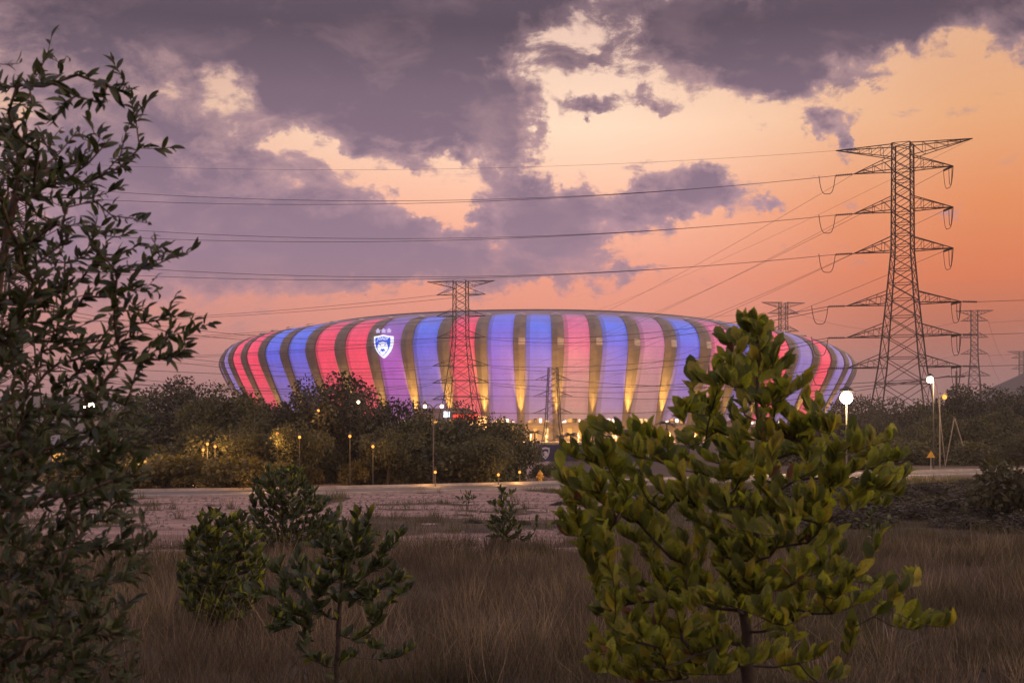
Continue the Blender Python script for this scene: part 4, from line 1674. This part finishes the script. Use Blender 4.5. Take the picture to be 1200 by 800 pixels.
# broad-leaved young tree on the right
RIGHT = [(886, 384), (900, 400), (922, 412), (932, 445), (955, 458), (965, 492), (1010, 512), (1048, 510), (1062, 540), (1058, 590), (1030, 600), (1000, 580), (970, 600), (985, 650), (1000, 690), (985, 720),
         (940, 720), (920, 745), (880, 700), (850, 730), (835, 790), (780, 800), (720, 785), (690, 760), (700, 700), (690, 660), (660, 620), (648, 560), (668, 530), (700, 505), (735, 500), (760, 512), (790, 515), (800, 478), (835, 470), (812, 440), (842, 430), (838, 388), (862, 392)]
fg_tree('broad_leaved_tree', 'young tree with large rounded green leaves growing before the stadium', [(876, 1000, 0), (877, 800, 0), (874, 720, .05), (884, 640, .08), (889, 560, .02), (886, 470, -.05), (887, 400, 0)], 9.0,
        RIGHT, lambda x, y: 16 if y < 620 else 16.5, (14, 20), .16, .126, LEAF_WIDE, ['leaf_mangium', 'leaf_mangium_yellow', 'leaf_dead'], [.74, .245, .015], 3, .95,
        extra=[(884, 384), (893, 398), (868, 402), (848, 402), (1045, 515), (1060, 560), (806, 482), (812, 440), (1070, 680), (1055, 695), (1040, 690), (1110, 735), (1090, 730), (1072, 738), (1028, 640), (985, 790), (960, 770), (700, 790), (735, 795), (770, 780), (800, 795), (830, 770), (745, 765), (715, 775), (785, 770), (815, 785), (850, 790), (905, 770), (840, 745), (925, 760), (930, 790), (1000, 735), (1020, 700)], tip_r=.0023, upb=1.2, bark='bark_dark', alt=LEAF_CURL)

# tall narrow-leaved tree on the left
LEFT = [(-60, 60), (20, 70), (60, 45), (100, 75), (150, 108), (120, 130), (185, 172), (150, 190), (140, 235), (212, 290), (170, 310), (205, 340), (232, 378), (205, 420), (160, 430), (150, 460), (185, 500), (175, 545), (150, 580), (185, 620), (170, 670), (150, 720), (170, 800), (150, 850), (-60, 850)]


def lsp(x, y):
    if y < 130:
        return 25
    if y < 230:
        return 18 if x > 60 else 15
    if y < 450:
        return 16 if x > 90 else 14
    return 12


fg_tree('narrow_leaved_tree', 'tall dark tree with small narrow leaves overhanging the dry field', [(-70, 1100, 0), (-60, 900, 0), (-40, 700, 0), (-20, 520, .1), (-10, 380, .1), (10, 260, .05), (30, 150, 0)], 7.6,
        LEFT, lsp, (11, 16), .34, .082, LEAF_NARROW, ['leaf_narrow'], None, 5, 1.0,
        extra=[(62, 36), (130, 70), (176, 112), (150, 105), (203, 172), (228, 292), (205, 300), (248, 378), (228, 385), (20, 100), (5, 170), (40, 80)], upb=.25, outb=.9, style='twig', tip_r=.0026, alt=LEAF_NARROW2)

# saplings in the dry grass
SAPM = ['leaf_sap', 'leaf_mangium']


def sapling(label, trunk, Y, poly, sp, per, span, leaf, seed, depth, extra=(), limit=300, w=(.85, .15), tip_r=.0042):
    fg_tree('sapling', label, trunk, Y, poly, sp, per, span, leaf, LEAF_MID, SAPM, list(w), seed, depth, extra=extra, tip_r=tip_r, cat='sapling', limit=limit, bark='bark_dark', alt=LEAF_CURL)


sapling('open-branched sapling with bare lower stems in the near dry grass', [(392, 830, 0), (396, 760, 0), (400, 690, 0), (402, 640, 0)], 20.0,
        [(330, 690), (310, 670), (345, 650), (380, 630), (385, 605), (405, 600), (430, 600), (440, 640), (490, 690), (450, 710), (430, 725), (400, 700), (370, 720), (320, 740)], 12, (14, 19), .34, .185, 8, .7,
        extra=[(352, 760), (372, 775), (415, 770), (340, 712), (322, 722), (360, 745), (433, 603), (470, 625), (455, 632), (440, 760), (465, 770), (480, 760), (425, 745), (300, 690), (285, 700), (330, 735)])
sapling('dense upright sapling with bright tips beside the open-branched sapling', [(250, 745, 0), (253, 710, 0), (255, 660, 0), (255, 620, 0)], 27.5,
        [(218, 640), (228, 612), (245, 598), (262, 606), (285, 600), (302, 630), (312, 660), (305, 700), (282, 728), (240, 735), (218, 712), (208, 670)], 7, (14, 18), .4, .19, 12, .8, w=(.6, .4))
sapling('sapling with a rounded crown at the edge of the bare soil', [(333, 655, 0), (332, 630, 0), (331, 600, 0), (330, 570, 0)], 43.0,
        [(292, 600), (298, 566), (318, 545), (332, 552), (350, 543), (366, 572), (386, 588), (394, 612), (376, 640), (352, 648), (318, 646), (298, 628)], 5, (14, 18), .40, .19, 15, .9)
sapling('spindly sapling standing on the bare soil beside the weeds', [(592, 652, 0), (590, 635, 0), (589, 610, 0), (588, 580, 0)], 46.0,
        [(572, 620), (580, 600), (590, 585), (604, 600), (610, 625), (595, 645), (580, 640)], 6, (9, 13), .35, .22, 19, .6, extra=[(575, 590), (588, 575), (600, 578), (630, 608), (655, 612), (622, 630)])
sapling('thin sapling with few leaves at the roadside soil', [(548, 600, 0), (549, 590, 0), (550, 580, 0)], 70.0, [(538, 585), (545, 574), (556, 574), (560, 584)], 7, (5, 7), .4, .26, 23, .4)
sapling('small leafy sapling in the dry grass behind the broad-leaved tree', [(1022, 650, 0), (1022, 620, 0), (1021, 600, 0)], 45.0, [(1004, 610), (1018, 590), (1040, 600), (1045, 620), (1018, 628)], 11, (6, 9), .4, .22, 27, .5)


# ------------------------------------------------------------------ dry grass
def build_grass():
    rng = np.random.default_rng(77)
    tv = np.array([(-.5, 0, 0), (.5, 0, 0), (-.36, .5, .04), (.36, .5, .04), (.0, 1, .2)])
    tf = np.array([(0, 1, 3, 2), (2, 3, 4, 4)])

    def field(n, y0, y1, x0k, x1k, keep, h0, h1, w):
        y = np.sqrt(rng.random(n) * (y1 * y1 - y0 * y0) + y0 * y0)
        x = (x0k + (x1k - x0k) * rng.random(n)) * y
        # tussocks
        nt = max(1, n // 26)
        ty = y[:nt]
        tx = x[:nt]
        ti = rng.integers(0, nt, n)
        sp = .10 + .16 * rng.random(nt)
        off = rng.normal(size=(n, 2)) * sp[ti][:, None]
        lone = rng.random(n) < .25
        x = np.where(lone, x, tx[ti] + off[:, 0])
        y = np.where(lone, y, ty[ti] + off[:, 1])
        th_ = rng.uniform(.45, 1.35, nt)[ti]
        th_ = np.where(lone, .8, th_)
        k = rng.random(n) < keep(x, y)
        x, y, th_, off = x[k], y[k], th_[k], off[k]
        n = len(x)
        P = np.stack([x, y, ground_z(x, y) - .03], -1)
        D = rng.normal(size=(n, 3)) * .2
        D[:, :2] += off * 1.6
        D[:, 2] = 1
        U = rng.normal(size=(n, 3))
        U[:, 2] *= .2
        tall = (.35 + 1.2 * fbm(x * .35 + 7, y * .3)) * th_
        sc = rng.uniform(h0, h1, n) * tall
        X = np.cross(D, U)
        # blade with its own width
        D = D / np.linalg.norm(D, axis=1, keepdims=True)
        X = X / np.linalg.norm(X, axis=1, keepdims=True)
        N = np.cross(X, D)
        ww = w * rng.uniform(.6, 1.4, n)
        bend = rng.uniform(.2, 1.6, n)
        V = (P[:, None] + X[:, None] * (tv[None, :, 0:1] * ww[:, None, None]) + D[:, None] * (tv[None, :, 1:2] * sc[:, None, None]) + N[:, None] * (tv[None, :, 2:3] * (sc * bend)[:, None, None]))
        base = (np.arange(n) * 5)[:, None]
        tri = np.array([(0, 1, 3), (0, 3, 2), (2, 3, 4)])
        Fc = (base[:, :, None] + tri[None]).reshape(-1, 3)
        return V.reshape(-1, 3), Fc

    soil = lambda x, y: 1 - sst(dirt_mask(x, y), .3, .6)
    V, Fc = field(200000, 20.5, 50, -.40, .40, lambda x, y: soil(x, y) * (.25 + .75 * sst(fbm(x * .45, y * .4), .36, .55)), .30, .85, .011)
    o = link('dry_grass', np_mesh('dry_grass', V, Fc), None, M['grass'])
    tag(o, 'tall dry brown grass over the near field', 'grass', None, 'stuff')
    V, Fc = field(90000, 44, 112, -.40, .40, lambda x, y: soil(x, y) * (np.abs(y - road_y(x)) > 5) * (y < road_y(x) + 30), .25, .7, .022)
    o = link('far_grass', np_mesh('far_grass', V, Fc), None, M['grass_green'])
    tag(o, 'low dull grass and weeds between the soil and the road', 'grass', None, 'stuff')
    V, Fc = field(14000, 21, 46, -.40, .40, lambda x, y: soil(x, y) * sst(fbm(x * .3 + 11, y * .3 + 2), .4, .6), .75, 1.25, .012)
    o = link('straw_stalks', np_mesh('straw_stalks', V, Fc), None, M['straw'])
    tag(o, 'pale straw stalks standing above the dry grass', 'grass', None, 'stuff')
    V, Fc = field(70000, 21, 50, -.40, .40, lambda x, y: soil(x, y) * sst(fbm(x * .28 + 40, y * .2), .46, .58), .2, .62, .026)
    o = link('green_weeds', np_mesh('green_weeds', V, Fc), None, M['grass_green'])
    tag(o, 'patches of greener weeds in the dry grass', 'grass', None, 'stuff')


build_grass()


def build_litter():
    rng = np.random.default_rng(9)
    n = 9000
    y = np.sqrt(rng.random(n) * (88 ** 2 - 42 ** 2) + 42 ** 2)
    x = (-.40 + .48 * rng.random(n)) * y
    k = (dirt_mask(x, y) > .4) & (np.abs(y - road_y(x)) > 4.2)
    x, y = x[k], y[k]
    n = len(x)
    tv = np.array([(-.5, -.4, 0), (.5, -.5, 0), (.45, .5, 0), (-.4, .45, 0), (-.2, -.1, .5), (.25, .1, .42)])
    tf = np.array([(0, 1, 4), (1, 5, 4), (1, 2, 5), (2, 3, 5), (3, 4, 5), (3, 0, 4)])
    P = np.stack([x, y, ground_z(x, y) - .01], -1)
    a = rng.random(n) * 6.28
    D = np.stack([np.cos(a), np.sin(a), np.zeros(n)], -1)
    U = np.tile(np.array([0, 0, 1.0]), (n, 1))
    sc = .04 + .18 * rng.random(n) ** 4
    V, Fc = scatter(tv, tf, P, D, U, sc)
    o = link('stones', np_mesh('stones', V, Fc), None, M['stone'])
    tag(o, 'loose stones and clods scattered over the bare soil', 'stones', None, 'stuff')


build_litter()


# ------------------------------------------------------------------ evening haze
def build_haze():
    me = MB().box((0, 2130, 39.0), (6600, 4340, 80.6)).mesh('haze')
    m = bpy.data.materials.new('evening_haze')
    m.use_nodes = True
    m.node_tree.nodes.clear()
    T = NT(m.node_tree)
    v = T.new('ShaderNodeVolumePrincipled')
    v.inputs['Color'].default_value = (.93, .90, .92, 1)
    v.inputs['Density'].default_value = HAZE
    v.inputs['Anisotropy'].default_value = .35
    out = T.new('ShaderNodeOutputMaterial')
    T.link(v.outputs[0], out.inputs['Volume'])
    o = link('haze', me, None, m)
    tag(o, 'thin evening haze over the whole scene', 'haze', None, 'stuff')


HAZE = 0.00020
build_haze()
